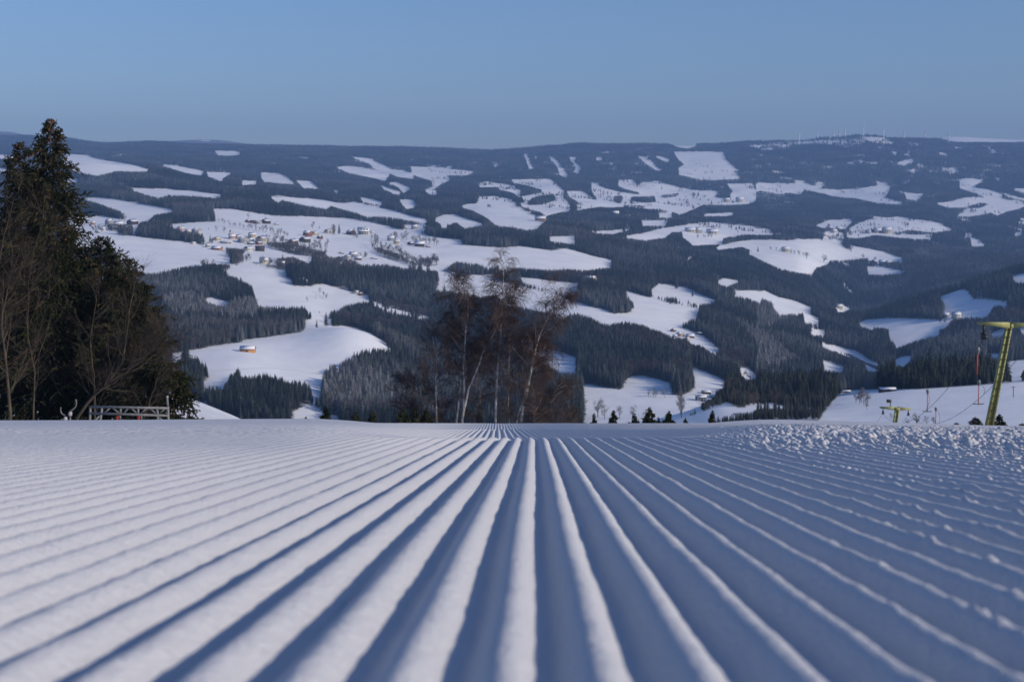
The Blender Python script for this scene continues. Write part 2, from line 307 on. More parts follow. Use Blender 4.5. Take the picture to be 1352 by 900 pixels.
WOODS = [   # (kind, crop, polygon) painted over the fields: 0 spruce, 2 frosted, 3 bare broadleaf, 4 scattered
 (0,'c1',[(780,612),(770,585),(800,560),(900,545),(950,535),(1095,530),(1115,585),(1110,600),(960,605),(840,615)]),
 (0,'c1',[(690,660),(720,610),(780,615),(880,620),(940,640),(1045,660),(1045,715),(850,690),(700,675)]),
 (3,'v3',[(690,365),(900,365),(1120,425),(1275,465),(1265,525),(1000,505),(800,455),(690,425)]), (3,'v3',[(330,480),(450,490),(475,560),(400,605),(350,565)]),
 (3,'v3',[(780,530),(950,515),(1110,580),(1130,655),(900,665),(780,605)]), (3,'v3',[(1130,500),(1360,515),(1360,605),(1180,595)]), (3,'v3',[(60,575),(330,585),(340,655),(250,665),(60,625)]),
 (3,'v3',[(270,420),(470,430),(485,505),(300,485)]), (3,'v3',[(550,560),(640,600),(780,600),(900,660),(700,640),(560,600)]),
 (3,'v4',[(775,295),(850,300),(1000,350),(1190,440),(1200,480),(1080,445),(930,400),(800,340)]), (3,'v4',[(1180,380),(1345,375),(1345,440),(1250,470),(1180,430)]), (3,'v2',[(190,190),(330,190),(480,200),(480,290),(250,260)]),
 (3,'c4',[(640,205),(760,235),(900,268),(960,285),(950,298),(860,280),(700,240)]),
 (3,'c3',[(330,700),(350,670),(400,660),(500,680),(560,692),(600,712),(690,705),(560,740),(400,730)]),
 (3,'c3',[(640,600),(700,595),(760,625),(860,660),(980,690),(980,745),(900,735),(860,715),(740,680),(650,640)]) if False else (0,'p0',[(0,0),(1,0),(1,1)]),
 (0,'c5',[(650,375),(760,365),(770,400),(720,402),(650,395)]), (3,'c5',[(790,365),(900,355),(870,375),(800,380)]),
 (0,'c5',[(140,400),(160,380),(200,368),(265,362),(272,398),(200,415),(145,418)]), (3,'c5',[(310,365),(340,370),(395,405),(380,440),(350,425)]),
 (3,'c5',[(560,370),(610,365),(600,410),(570,400)]), (3,'c5',[(610,410),(720,415),(720,440),(640,445)]),
 (0,'c5',[(440,310),(455,340),(480,385),(470,390),(430,350)]), (0,'c5',[(520,305),(560,320),(690,350),(680,362),(600,345),(530,325)]), (0,'c5',[(1100,330),(1150,330),(1140,390),(1070,372)]),
 (3,'c5',[(850,550),(900,545),(905,570),(870,575)]),
 (3,'c7',[(0,365),(130,370),(230,440),(180,465),(40,455),(0,430)]),
 (2,'c2',[(830,240),(1000,210),(1030,240),(1180,255),(1330,260),(1330,350),(1250,335),(1200,350),(1120,330),(1000,330),(900,350)]),
 (2,'c4',[(0,240),(300,245),(320,300),(240,300),(0,310)]),
 (2,'c4',[(405,560),(480,560),(640,600),(740,660),(750,760),(560,770),(480,790),(405,720)]),
 (3,'c6',[(1080,470),(1110,475),(1210,530),(1180,560),(1190,600),(1130,560)]),
 (2,'c6',[(1170,340),(1230,360),(1352,470),(1352,570),(1240,430)]), (2,'c8',[(0,380),(80,450),(200,560),(100,600),(0,600)]), (2,'c8',[(0,240),(60,240),(150,330),(60,380),(0,380)]),
 (3,'c8',[(320,470),(400,470),(540,530),(550,575),(470,560),(380,528)]), (3,'c8',[(600,500),(650,470),(700,520),(690,560),(620,560)]),
 (3,'c8',[(930,360),(1000,330),(1040,360),(1000,400),(930,395)]), (3,'c8',[(590,350),(640,355),(670,360),(660,400),(600,390)]), (3,'c8',[(270,390),(330,390),(330,440),(300,420)]),
 (2,'c7',[(800,660),(870,655),(880,690),(800,690)]),
 (4,'c7',[(-5,115),(100,108),(200,98),(350,82),(420,88),(500,68),(590,63),(650,83),(705,115),(640,130),(560,112),(510,127),(450,147),(380,127),(280,122),(160,132),(60,142),(-5,150)]),
 (4,'c7',[(935,240),(1000,235),(1030,265),(1000,272),(940,272)]), (4,'c7',[(1120,120),(1190,125),(1230,175),(1200,165)]), (4,'c5',[(1225,115),(1352,110),(1352,145),(1300,145),(1235,130)]),
 (4,'c7',[(750,100),(840,120),(840,130),(770,125)]),
]
MS = 2
MW, MH = 1352*MS, 900*MS
mask = np.zeros((MH, MW), np.uint8)
def fill(val, c, poly):
    P = np.array([PX(c, x, y) for x, y in poly]) * MS
    x0, y0 = np.maximum(np.floor(P.min(0)).astype(int), 0); x1 = min(int(P[:, 0].max()) + 2, MW); y1 = min(int(P[:, 1].max()) + 2, MH)
    if x1 <= x0 or y1 <= y0: return
    X, Y = np.meshgrid(np.arange(x0, x1) + .5, np.arange(y0, y1) + .5)
    ins = np.zeros(X.shape, bool)
    for (ax, ay), (bx, by) in zip(P, np.roll(P, -1, 0)):
        if ay == by: continue
        ins ^= ((ay > Y) != (by > Y)) & (X < (bx-ax)*(Y-ay)/(by-ay) + ax)
    mask[y0:y1, x0:x1][ins] = val
for c, p in FIELDS: fill(1, c, p)
for k, c, p in WOODS: fill(k, c, p)
def cover(px, row):
    i = np.clip((np.asarray(row) * MS).astype(int), 0, MH-1); j = np.clip((np.asarray(px) * MS).astype(int), 0, MW-1)
    return mask[i, j]

def edge_jitter(X, Y):
    k = 30.0 + .02*Y
    return 2.2*fbm(X/k, Y/k, 3, 91), 1.3*fbm(X/k, Y/k, 3, 95)

# ------------------------------------------------------------------ relief: rows of sight at distance stations, per bearing
DL = [60,123,200,305,450,600,850,950,1100,1250,1450,1700,1900,2150,2400,2700,3000,3400,3900,4500,5200,6000,7000,8000,9000]
RT = {
-300: [568,575,560,535,560,585,580,570,550,525,490,445,405,365,340,315,298,282,266,248,228,214,210,206,198],
0:    [568,575,560,520,550,585,580,570,550,525,485,440,405,368,342,316,298,282,266,247,222,216,212,206,197],
100:  [568,575,560,515,550,590,585,575,555,525,480,438,402,365,340,313,297,281,266,247,214,216,214,208,198],
200:  [569,577,562,513,550,592,590,580,560,525,478,437,405,370,345,316,297,281,266,250,226,226,220,211,200],
250:  [569,578,565,526,552,592,590,582,560,522,472,436,408,374,348,318,297,282,267,252,236,232,224,213,201],
300:  [569,579,570,545,560,595,592,585,562,518,470,437,412,380,350,322,299,284,268,255,243,237,228,215,202],
380:  [569,580,578,580,590,600,595,588,570,530,480,435,415,390,358,328,305,290,274,263,252,244,232,219,204],
450:  [569,580,585,595,605,610,600,590,572,540,485,429,428,402,368,338,314,298,284,272,262,252,238,222,206],
600:  [569,580,588,600,612,615,600,590,575,550,515,475,445,415,380,350,326,306,291,280,270,258,245,228,211],
750:  [569,580,588,600,612,612,590,580,565,545,507,468,440,410,385,360,335,318,303,291,279,265,250,234,212],
900:  [568,578,588,600,605,588,549,547,553,545,507,480,455,428,402,384,365,345,325,306,293,278,262,240,213],
960:  [567,576,588,600,598,572,533,529,540,545,512,488,464,440,415,390,374,358,336,318,300,284,266,244,212],
1050: [566,573,585,598,588,562,532,527,534,540,532,515,497,470,440,414,405,386,352,330,308,292,272,250,212],
1130: [565,569,580,594,580,558,522,519,528,540,535,520,505,485,462,440,424,428,405,360,322,300,276,252,211],
1200: [565,566,576,590,575,552,514,512,520,530,522,508,495,472,455,428,405,412,395,355,330,303,276,252,211],
1280: [565,564.5,572,586,570,545,508,506,514,522,512,500,485,463,445,410,381,388,380,352,334,307,278,251,211],
1352: [566,565,570,582,565,540,502,500,508,515,505,492,476,456,432,390,358,365,365,350,334,310,280,250,210],
1650: [566,565,565,570,555,530,495,492,498,500,490,478,460,420,380,330,300,310,320,330,325,310,280,250,210]}
SKY = [(-300,182),(0,179),(80,182),(115,187),(135,189),(205,187),(250,189),(340,191),(413,193),(506,194),(586,196),(645,199),(676,198),(727,193),(780,190),(820,191),(884,191),(937,191),(993,187),(1052,186),(1091,182),(1110,181),(1135,178),(1154,178),(1180,182),(1234,183),(1260,188),(1352,189),(1650,192)]
FARH = [(-300,172),(0,172),(20,174),(40,178),(75,179),(90,183),(130,192),(205,187.5),(225,184.5),(276,183),(314,186.5),(340,191),(420,205),(900,210),(1200,196),(1231,183.5),(1260,180),(1312,182.5),(1352,184),(1650,190)]
def cols(tab, px):
    a = np.array(tab, float); return pchip(a[:, 0], a[:, 1], px)
_cp = sorted(RT)

# foreground: rows of the groomed run out to its brow
def crest_row(px): return cols([(-2000,559.5),(0,559.5),(450,557.8),(950,557.8),(1150,561),(1352,565),(3000,566)], px)
SD = [3.6,4.0,4.4,5.2,6.5,8,9.5,12,13.5,16,18.5,22,26,34]
CT = [577.6+5.2,577.6,577.2,578.6,579,575.5,571,566.5,567.2,568,563.5,558.5,560,563]
ST = [1.27,1.0,.83,.63,.42,.28,.20,.12,.085,.04,.012,0,-.06,-.3]
def near_row(px, D):
    px = np.clip(np.asarray(px, float), -1500, 2800); D = np.asarray(D, float)
    base = 530.6 + 188.0 / np.maximum(D, 0.02)
    cr = crest_row(px)
    ctr = pchip(SD, CT, D) + (cr - 558)
    sd = cr + (577.6 - cr) * pchip(SD, ST, D)
    w = sstep(400, 590, px) * (1 - sstep(840, 1040, px))
    far = sd + (ctr - sd) * w
    k = sstep(3.6, 4.3, D)
    return base * (1 - k) + far * k

DG = np.concatenate([np.geomspace(22, 60, 24)[:-1], np.geomspace(60, 1000, 150)[:-1], np.geomspace(1000, 14200, 620)])
AG = np.concatenate([np.linspace(-1.1, -.6, 40)[:-1], np.linspace(-0.60, 0.60, 760), np.linspace(.6, 1.1, 40)[1:]])
PXG = CX + F * AG
_tab = np.array([RT[c] for c in _cp], float)              # (cols, D)
_sky = cols(SKY, PXG); _far = cols(FARH, PXG)
_rowcols = pchip(np.array(_cp, float), _tab, PXG)          # (na, nD)
xs = np.log(np.array([22, 34] + DL + [10500, 11600, 13200, 17000]))
_nr22 = near_row(PXG, np.full(len(PXG), 22.0)) ; _nr34 = near_row(PXG, np.full(len(PXG), 34.0))
full = np.concatenate([(_nr22 + .6)[:, None], (_nr34 + .6)[:, None], _rowcols, (_sky + 2.2)[:, None], (_sky + 24)[:, None], (_far + 1.5)[:, None], (_far + 40)[:, None]], axis=1)
ROWG = pchip(xs, full.T, np.log(DG)).T                     # (na, nd)
AA, DD = np.meshgrid(AG, DG, indexing='ij')
XX = AA * DD
Z0 = ZC - DD * (ROWG - YH) / F
damp = sstep(400, 1300, DD) * (1 - 0.8*sstep(7500, 10000, DD))
Z0 = Z0 + .0020*DD*damp*fbm(XX / 260, DD / 260, 3, 11) + .0034*DD*damp*fbm(XX / 750, DD / 750, 2, 13) + 0.35*sstep(300, 900, DD) * fbm(XX / 30, DD / 30, 2, 21)
ROWG = YH + F * (ZC - Z0) / DD
CUM = np.minimum.accumulate(ROWG, axis=1)                  # nearest-ground envelope
LOGD = np.log(DG)

def _grid_ij(a, D):
    fa = np.clip(np.interp(a, AG, np.arange(len(AG))), 0, len(AG) - 1.001)
    fd = np.clip(np.interp(D, DG, np.arange(len(DG))), 0, len(DG) - 1.001)
    return fa, fd
def bil(G, a, D):
    fa, fd = _grid_ij(np.asarray(a, float), np.asarray(D, float))
    i, j = fa.astype(int), fd.astype(int); u, v = fa - i, fd - j
    return G[i,j]*(1-u)*(1-v) + G[i+1,j]*u*(1-v) + G[i,j+1]*(1-u)*v + G[i+1,j+1]*u*v
def ground_z(x, y):
    return float(bil(Z0, np.array([x / y]), np.array([y]))[0])
def hit(px, row, dmin=60.0):
    """where the line of sight through a photo pixel meets the land beyond dmin: (x, y, z)"""
    a = (px - CX) / F
    r = bil(ROWG, np.full(len(DG), a), DG)
    ok = np.where((r <= row) & (DG >= dmin))[0]
    j = ok[0] if len(ok) else len(DG) - 1
    if j > 0 and r[j-1] > row and DG[j-1] >= dmin * .9:
        t = (r[j-1] - row) / (r[j-1] - r[j] + 1e-9); D = DG[j-1] + (DG[j] - DG[j-1]) * t
    else: D = DG[j]
    x = a * D
    return np.array((x, D, ground_z(x, D)))
# ------------------------------------------------------------------ camera, light, sky
cam = bpy.data.cameras.new('camera'); co = link(bpy.data.objects.new('camera', cam))
cam.sensor_width = 36.0; cam.lens = 36.0 * F / 1352.0
co.location = (0, 0, ZC); co.rotation_euler = (rad(90), 0, 0)
cam.shift_x = 0.0; cam.shift_y = -(450 - YH) / 1352.0
cam.clip_start = 0.02; cam.clip_end = 60000
cam.dof.use_dof = True; cam.dof.focus_distance = 6.5; cam.dof.aperture_fstop = (cam.lens / 1000) / 0.0034
sc.camera = co

SUN_EL, SUN_AZ = 23.3, 115.0      # azimuth clockwise from the view direction
sun = bpy.data.lights.new('sun', 'SUN'); so = link(bpy.data.objects.new('sun', sun))
sun.energy = SUN_E; sun.angle = rad(0.5); sun.color = (1.0, 0.885, 0.745)
d = Vector((math.sin(rad(SUN_AZ))*math.cos(rad(SUN_EL)), math.cos(rad(SUN_AZ))*math.cos(rad(SUN_EL)), math.sin(rad(SUN_EL))))
so.rotation_euler = d.to_track_quat('Z', 'Y').to_euler()
so.location = (60, -20, 60)

w = bpy.data.worlds.new('World'); sc.world = w; w.use_nodes = True
nt = w.node_tree; sky = nt.nodes.new('ShaderNodeTexSky'); sky.sky_type = 'NISHITA'; sky.sun_disc = False
sky.sun_elevation = rad(SUN_EL); sky.sun_rotation = rad(SUN_AZ)
sky.altitude = 1000; sky.air_density = SKY_AIR; sky.dust_density = SKY_DUST; sky.ozone_density = SKY_OZ
wt = nt.nodes.new('ShaderNodeMix'); wt.data_type = 'RGBA'; wt.blend_type = 'MULTIPLY'; wt.inputs[0].default_value = 1.0; wt.inputs[7].default_value = SKY_TINT + (1,)
nt.links.new(sky.outputs[0], wt.inputs[6]); nt.links.new(wt.outputs[2], nt.nodes['Background'].inputs[0]); nt.nodes['Background'].inputs[1].default_value = SKY_E

vs = sc.view_settings; sc.display_settings.display_device = 'sRGB'
vs.view_transform = 'Standard'; vs.look = 'None'; vs.exposure = EXPOSURE; vs.gamma = 1.0; vs.use_curve_mapping = False
sc.cycles.max_bounces = 6; sc.cycles.diffuse_bounces = 3; sc.cycles.glossy_bounces = 2; sc.cycles.transparent_max_bounces = 8
sc.cycles.use_denoising = True
sc.cycles.caustics_reflective = False; sc.cycles.caustics_refractive = False

# ------------------------------------------------------------------ snow
def snow_mat(name, near):
    m = bpy.data.materials.new(name); m.use_nodes = True
    nt = m.node_tree; N, L = nt.nodes, nt.links; b = N['Principled BSDF']
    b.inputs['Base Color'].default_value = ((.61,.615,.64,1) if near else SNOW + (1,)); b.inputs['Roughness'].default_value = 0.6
    b.inputs['Specular IOR Level'].default_value = 0.25
    g = N.new('ShaderNodeNewGeometry')
    def bump(scale, dist, strength, prev=None, detail=4):
        z = N.new('ShaderNodeTexNoise'); z.inputs['Scale'].default_value = scale; z.inputs['Detail'].default_value = detail; z.inputs['Roughness'].default_value = .6
        L.new(g.outputs['Position'], z.inputs['Vector'])
        p = N.new('ShaderNodeBump'); p.inputs['Distance'].default_value = dist; p.inputs['Strength'].default_value = strength
        L.new(z.outputs['Fac'], p.inputs['Height'])
        if prev: L.new(prev.outputs[0], p.inputs['Normal'])
        return p
    if near:
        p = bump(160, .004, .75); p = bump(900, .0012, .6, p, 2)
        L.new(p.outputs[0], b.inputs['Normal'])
    else:
        p = bump(.05, 2.0, .35); p = bump(.6, .25, .35, p)
        L.new(p.outputs[0], b.inputs['Normal'])
        at = N.new('ShaderNodeAttribute'); at.attribute_name = 'wood'
        z = N.new('ShaderNodeTexNoise'); z.inputs['Scale'].default_value = .09; z.inputs['Detail'].default_value = 6
        L.new(g.outputs['Position'], z.inputs['Vector'])
        r = N.new('ShaderNodeMapRange'); r.inputs[1].default_value = .42; r.inputs[2].default_value = .66; r.inputs[3].default_value = 1.0; r.inputs[4].default_value = .55
        L.new(z.outputs['Fac'], r.inputs[0])
        mu = N.new('ShaderNodeMath'); mu.operation = 'MULTIPLY'; L.new(r.outputs[0], mu.inputs[0]); L.new(at.outputs['Fac'], mu.inputs[1])
        # wind-packed snow is slightly uneven in tone
        z2 = N.new('ShaderNodeTexNoise'); z2.inputs['Scale'].default_value = .02; z2.inputs['Detail'].default_value = 5
        L.new(g.outputs['Position'], z2.inputs['Vector'])
        sn = N.new('ShaderNodeMix'); sn.data_type = 'RGBA'; sn.inputs[6].default_value = (.91,.91,.92,1); sn.inputs[7].default_value = (.82,.83,.86,1)
        r2 = N.new('ShaderNodeMapRange'); r2.inputs[1].default_value = .4; r2.inputs[2].default_value = .7; L.new(z2.outputs['Fac'], r2.inputs[0]); L.new(r2.outputs[0], sn.inputs[0])
        mx = N.new('ShaderNodeMix'); mx.data_type = 'RGBA'; mx.inputs[7].default_value = (.055,.055,.045,1)
        # foreground dimness is put into the packed piste snow's colour, fading out further off
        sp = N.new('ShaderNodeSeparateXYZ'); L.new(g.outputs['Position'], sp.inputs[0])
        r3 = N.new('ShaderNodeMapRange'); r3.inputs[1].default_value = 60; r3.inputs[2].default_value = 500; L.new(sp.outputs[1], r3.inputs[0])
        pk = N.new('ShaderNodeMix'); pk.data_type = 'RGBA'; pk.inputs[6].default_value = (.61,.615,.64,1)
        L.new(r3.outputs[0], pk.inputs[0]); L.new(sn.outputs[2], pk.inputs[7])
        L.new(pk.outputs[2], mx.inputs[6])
        L.new(mu.outputs[0], mx.inputs[0]); L.new(mx.outputs[2], b.inputs['Base Color'])
    return m
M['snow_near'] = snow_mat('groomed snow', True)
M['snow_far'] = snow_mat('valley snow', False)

# --- the groomed run: corduroy ridges as real relief
PITCH = 0.0377
def groove_phase(X, Y):
    bend = 0.026 * (np.log1p(np.exp(np.clip((Y - 5.0)*2.2, -20, 40)))/2.2)
    wob = 0.0008*vnoise(X*3, Y*1.6, 31) + 0.0005*fbm(X*9, Y*7, 2, 32) + 0.0006*vnoise(X*38, Y*34, 35)
    return (X - 0.016*Y + 0.0124 + bend + wob) / PITCH
def run_surface(X, Y, grooves=True):
    Yc = np.maximum(Y, .35)
    px = CX + F * X / Yc
    row = near_row(px, Yc)
    z = ZC - Yc * (row - YH) / F
    z = z + (Yc - Y) * ((530.6 - YH) / F)                     # behind the lens: the same plane goes on uphill
    if grooves:
        ph = groove_phase(X, Y)
        u = ph - np.floor(ph + .5)                            # -.5 .. .5, ridge at 0
        prof = np.cos(2*np.pi*u) - 0.05*np.cos(4*np.pi*u)
        ridge_id = np.floor(ph + .5)
        a = 0.170 * PITCH * (1 + .12*vnoise(ridge_id*.7, Y*.5, 41) + .07*vnoise(ridge_id*3.1, Y*5.0, 42))
        a = a * (1 - .78*sstep(1.2, 3.8, Y + .5*fbm(X*1.1, Y*.6, 2, 43))*(1 - sstep(330, 600, px)))           # worn down on the left further off
        a = a * (1 - .85*sstep(0, 1, (px - 980)/160)*sstep(3.4, 4.6, Y)*(1-sstep(9, 14, Y)))
        z = z + a * prof - a
        crest = np.exp(-(u/.2)**2)
        lumps = np.clip(fbm(X*85, Y*64, 2, 51) - .08, 0, 1)
        right = sstep(.17, .42, X/np.maximum(Y,.3)*.9 + .16*vnoise(ridge_id*1.7, Y*.8, 52)) 
        z = z + lumps * crest * right * .0085
        z = z + .0005*vnoise(X*70, Y*55, 53) + .0007*fbm(X*14, Y*9, 2, 54)
        rough = sstep(3.8, 5.5, Y) * (.25 + .75*np.maximum(1-sstep(150, 560, px), sstep(940, 1050, px)))
        z = z + rough * (.0055*fbm(X*13, Y*5.5, 3, 55) + .003*np.clip(fbm(X*45, Y*22, 2, 56), 0, 1))
        chop = sstep(930, 1060, px) * sstep(2.7, 3.6, Y + .9*fbm(X*1.6, Y*1.2, 2, 57)) * (1 - sstep(11, 15, Y))
        bil_ = 1 - np.abs(fbm(X*48, Y*42, 2, 58)); z = z + chop * (.016*np.clip(fbm(X*17, Y*14, 3, 59) + .15, 0, 1) + .010*bil_**2*np.clip(.4 + vnoise(X*20, Y*17, 60), 0, 1) + .006*np.clip(vnoise(X*95, Y*80, 62), 0, 1))
    return z
yy = np.concatenate([np.linspace(-3.0, .1, 40)[:-1], np.geomspace(.1, 1.8, 230)[:-1], np.geomspace(1.8, 7, 620)[:-1], np.geomspace(7, 30, 260)])
uu = np.linspace(-.46, .46, 2100)
UU, YY = np.meshgrid(uu, yy, indexing='ij')
Xn = UU * (np.maximum(YY, 0) + 6.0)
Zn = run_surface(Xn, YY)
na, nd = Xn.shape
idx = np.arange(na*nd).reshape(na, nd)
Q = np.stack([idx[:-1,:-1], idx[1:,:-1], idx[1:,1:], idx[:-1,1:]], -1).reshape(-1, 4)
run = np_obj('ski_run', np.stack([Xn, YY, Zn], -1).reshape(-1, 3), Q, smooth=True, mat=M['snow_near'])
tag(run, 'freshly groomed corduroy snow of the ski run', None, None, 'structure')

# --- the rest of the slope around the run, ungroomed
gx = np.concatenate([np.linspace(-90, -14, 30), np.linspace(-13, 13, 80), np.linspace(14, 90, 30)]); gy = np.linspace(-40, 23.5, 130)
GX, GY = np.meshgrid(gx, gy, indexing='ij')
GZ = run_surface(GX, GY, False) - .016 + .03*fbm(GX/2.5, GY/2.5, 3, 81)*sstep(6, 16, np.abs(GX)) - .012
ii_ = np.arange(GX.size).reshape(GX.shape)
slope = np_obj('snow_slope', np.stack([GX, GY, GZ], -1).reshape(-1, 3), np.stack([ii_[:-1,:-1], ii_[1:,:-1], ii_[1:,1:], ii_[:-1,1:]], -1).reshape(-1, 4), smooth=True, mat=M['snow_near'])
tag(slope, 'snow slope around the groomed run', None, None, 'structure')

# --- the land beyond the brow, one sheet to the horizon
fl = np.zeros(XX.shape)
PXf = CX + F * AA
JX, JY = edge_jitter(XX, DD)
th = F * 15.0 / DD
okw = (cover(PXf + JX, ROWG + JY) != 1)
for f_ in (.35, .7, 1.0): okw &= (cover(PXf + JX, ROWG + JY - th*f_) != 1)
fl = okw.astype(float) * (DD > 620)
fl[cover(PXf, ROWG) == 4] *= .12
fl[(DD > 11800) & (PXf > 1190)] = 0
fl *= 1 - .85*sstep(4000, 5000, DD)*sstep(.40, .52, fbm(XX/90, DD/90, 2, 73))
na, nd = XX.shape
idx = np.arange(na*nd).reshape(na, nd)
Q = np.stack([idx[:-1,:-1], idx[1:,:-1], idx[1:,1:], idx[:-1,1:]], -1).reshape(-1, 4)
land = np_obj('terrain', np.stack([XX, DD, Z0], -1).reshape(-1, 3), Q, smooth=True, mat=M['snow_far'])
at = land.data.attributes.new('wood', 'FLOAT', 'POINT'); at.data.foreach_set('value', fl.ravel().astype(np.float32))
tag(land, 'snow covered valley and mountains', None, None, 'structure')

# --- loose clods left by the groomer on the right of the run: nobody could count them
def clods(n, seed):
    r = np.random.RandomState(seed)
    ico = bpy.data.meshes.new('tmp'); import bmesh
    bm = bmesh.new(); bmesh.ops.create_icosphere(bm, subdivisions=1, radius=1.0); bm.to_mesh(ico); bm.free()
    bv = np.array([v.co[:] for v in ico.vertices]); bf = np.array([p.vertices[:] for p in ico.polygons]); bpy.data.meshes.remove(ico)
    px = 930 + 900*r.rand(n)**.85; D = 1.6 + r.gamma(2.2, 1.15, n)
    X = (px - CX)/F*D; 
    edge = 2.3 + 2.0*(1 - sstep(950, 1300, px)) + .55*fbm(X*1.6, D*1.2, 2, 57)
    keep = (D > edge) & (D < 12)
    keep |= (r.rand(n) < .045) & (D > 1.1) & (px > 990)
    keep &= r.rand(n) < .35 + .9*np.clip(fbm(X*3.0, D*2.0, 2, 61) + .25, 0, 1)
    px, D, X = px[keep], D[keep], X[keep]
    k = len(X)
    s = np.clip(r.lognormal(math.log(.0025), .55, k), .0011, .008)
    Zs = run_surface(X, D)
    V = bv[None] * (1 + .8*(r.rand(k, len(bv), 1) - .5)) * np.stack([s*r.uniform(.7,1.4,k), s*r.uniform(.7,1.4,k), s*r.uniform(.45,.8,k)], -1)[:, None, :]
    V = V + np.stack([X, D, Zs - s*.12], -1)[:, None, :]
    Fq = bf[None] + (np.arange(k)*len(bv))[:, None, None]
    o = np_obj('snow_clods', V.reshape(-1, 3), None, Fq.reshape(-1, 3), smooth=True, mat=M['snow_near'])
    return tag(o, 'loose crumbly snow scattered on the right of the groomed run', 'snow', None, 'stuff')
clods(24000, 5)

# --- valley road, cleared and dark
def ribbon(name, crop, pts, width, mt, lift=.25):
    P = [hit(*PX(crop, x, y)) for x, y in pts]
    out = []
    for a_, b_ in zip(P[:-1], P[1:]):
        for t in np.linspace(0, 1, 8)[:-1]: out.append(a_ + (b_ - a_)*t)
    out.append(P[-1]); out = np.array(out)
    V = []
    for i, p in enumerate(out):
        t = out[min(i+1, len(out)-1)] - out[max(i-1, 0)]; n = np.array((-t[1], t[0], 0)); n /= np.linalg.norm(n) + 1e-9
        for s_ in (-1, 1):
            q = p + n*s_*width/2; V.append((q[0], q[1], ground_z(q[0], q[1]) + lift))
    Qr = [(2*i, 2*i+1, 2*i+3, 2*i+2) for i in range(len(out)-1)]
    return np_obj(name, V, Qr, mat=mt)
M['asphalt'] = mat('wet asphalt', (.06,.062,.07), .7, var=.3, vscale=.2)
tag(ribbon('road', 'c8', [(455,488),(500,512),(560,540),(640,566)], 9, M['asphalt']), 'dark cleared road along the valley floor', None, None, 'structure')

# --- haze: pale air over everything
hz = MB()
zlo, zhi = float(Z0.min()) - 1.0, max(float(Z0.max()) + 110.0, 50)
hz.box((0, 6800, (zlo+zhi)/2), (33000, 15200, zhi - zlo))
hm = bpy.data.materials.new('haze'); hm.use_nodes = True; hn = hm.node_tree
for n_ in list(hn.nodes):
    if n_.type == 'BSDF_PRINCIPLED': hn.nodes.remove(n_)
pv = hn.nodes.new('ShaderNodeVolumePrincipled'); pv.inputs['Density'].default_value = HAZE_D
pv.inputs['Color'].default_value = HAZE_COL + (1,); pv.inputs['Anisotropy'].default_value = 0.0
hn.links.new(pv.outputs[0], [n_ for n_ in hn.nodes if n_.type == 'OUTPUT_MATERIAL'][0].inputs['Volume'])
haze = hz.build('haze', hm); tag(haze, 'pale blue winter haze filling the valley', 'haze', None, 'stuff')
haze.display_type = 'WIRE'
# ------------------------------------------------------------------ foliage materials (instances and single trees carry their own 'frost' and 'tone')
def foliage_mat(name, dark, light, frostc, rough=.9):
    m = bpy.data.materials.new(name); m.use_nodes = True
    nt = m.node_tree; N, L = nt.nodes, nt.links; b = N['Principled BSDF']
    b.inputs['Roughness'].default_value = rough; b.inputs['Specular IOR Level'].default_value = .1
    def at(nm):
        a = N.new('ShaderNodeAttribute'); a.attribute_type = 'INSTANCER'; a.attribute_name = nm; return a
    t, f = at('tone'), at('frost')
    mx = N.new('ShaderNodeMix'); mx.data_type = 'RGBA'; mx.inputs[6].default_value = dark + (1,); mx.inputs[7].default_value = light + (1,)
    L.new(t.outputs['Fac'], mx.inputs[0])
    m2 = N.new('ShaderNodeMix'); m2.data_type = 'RGBA'; m2.inputs[7].default_value = frostc + (1,)
    L.new(mx.outputs[2], m2.inputs[6])
    g = N.new('ShaderNodeNewGeometry'); z = N.new('ShaderNodeTexNoise'); z.inputs['Scale'].default_value = .9; z.inputs['Detail'].default_value = 3
    L.new(g.outputs['Position'], z.inputs['Vector'])
    r = N.new('ShaderNodeMapRange'); r.inputs[1].default_value = .35; r.inputs[2].default_value = .65; r.inputs[3].default_value = .35; r.inputs[4].default_value = 1.0
    L.new(z.outputs['Fac'], r.inputs[0])
    mu = N.new('ShaderNodeMath'); mu.operation = 'MULTIPLY'; L.new(r.outputs[0], mu.inputs[0]); L.new(f.outputs['Fac'], mu.inputs[1])
    L.new(mu.outputs[0], m2.inputs[0]); L.new(m2.outputs[2], b.inputs['Base Color'])
    return m
M['spruce_far'] = foliage_mat('distant spruce needles', (.010,.016,.014), (.038,.046,.034), (.42,.44,.47))
M['bare_far'] = foliage_mat('distant bare twigs', (.060,.050,.045), (.12,.098,.085), (.46,.47,.50))
M['bark_far'] = mat('distant bark', (.10,.075,.06), .9, var=.3, vscale=1.0)

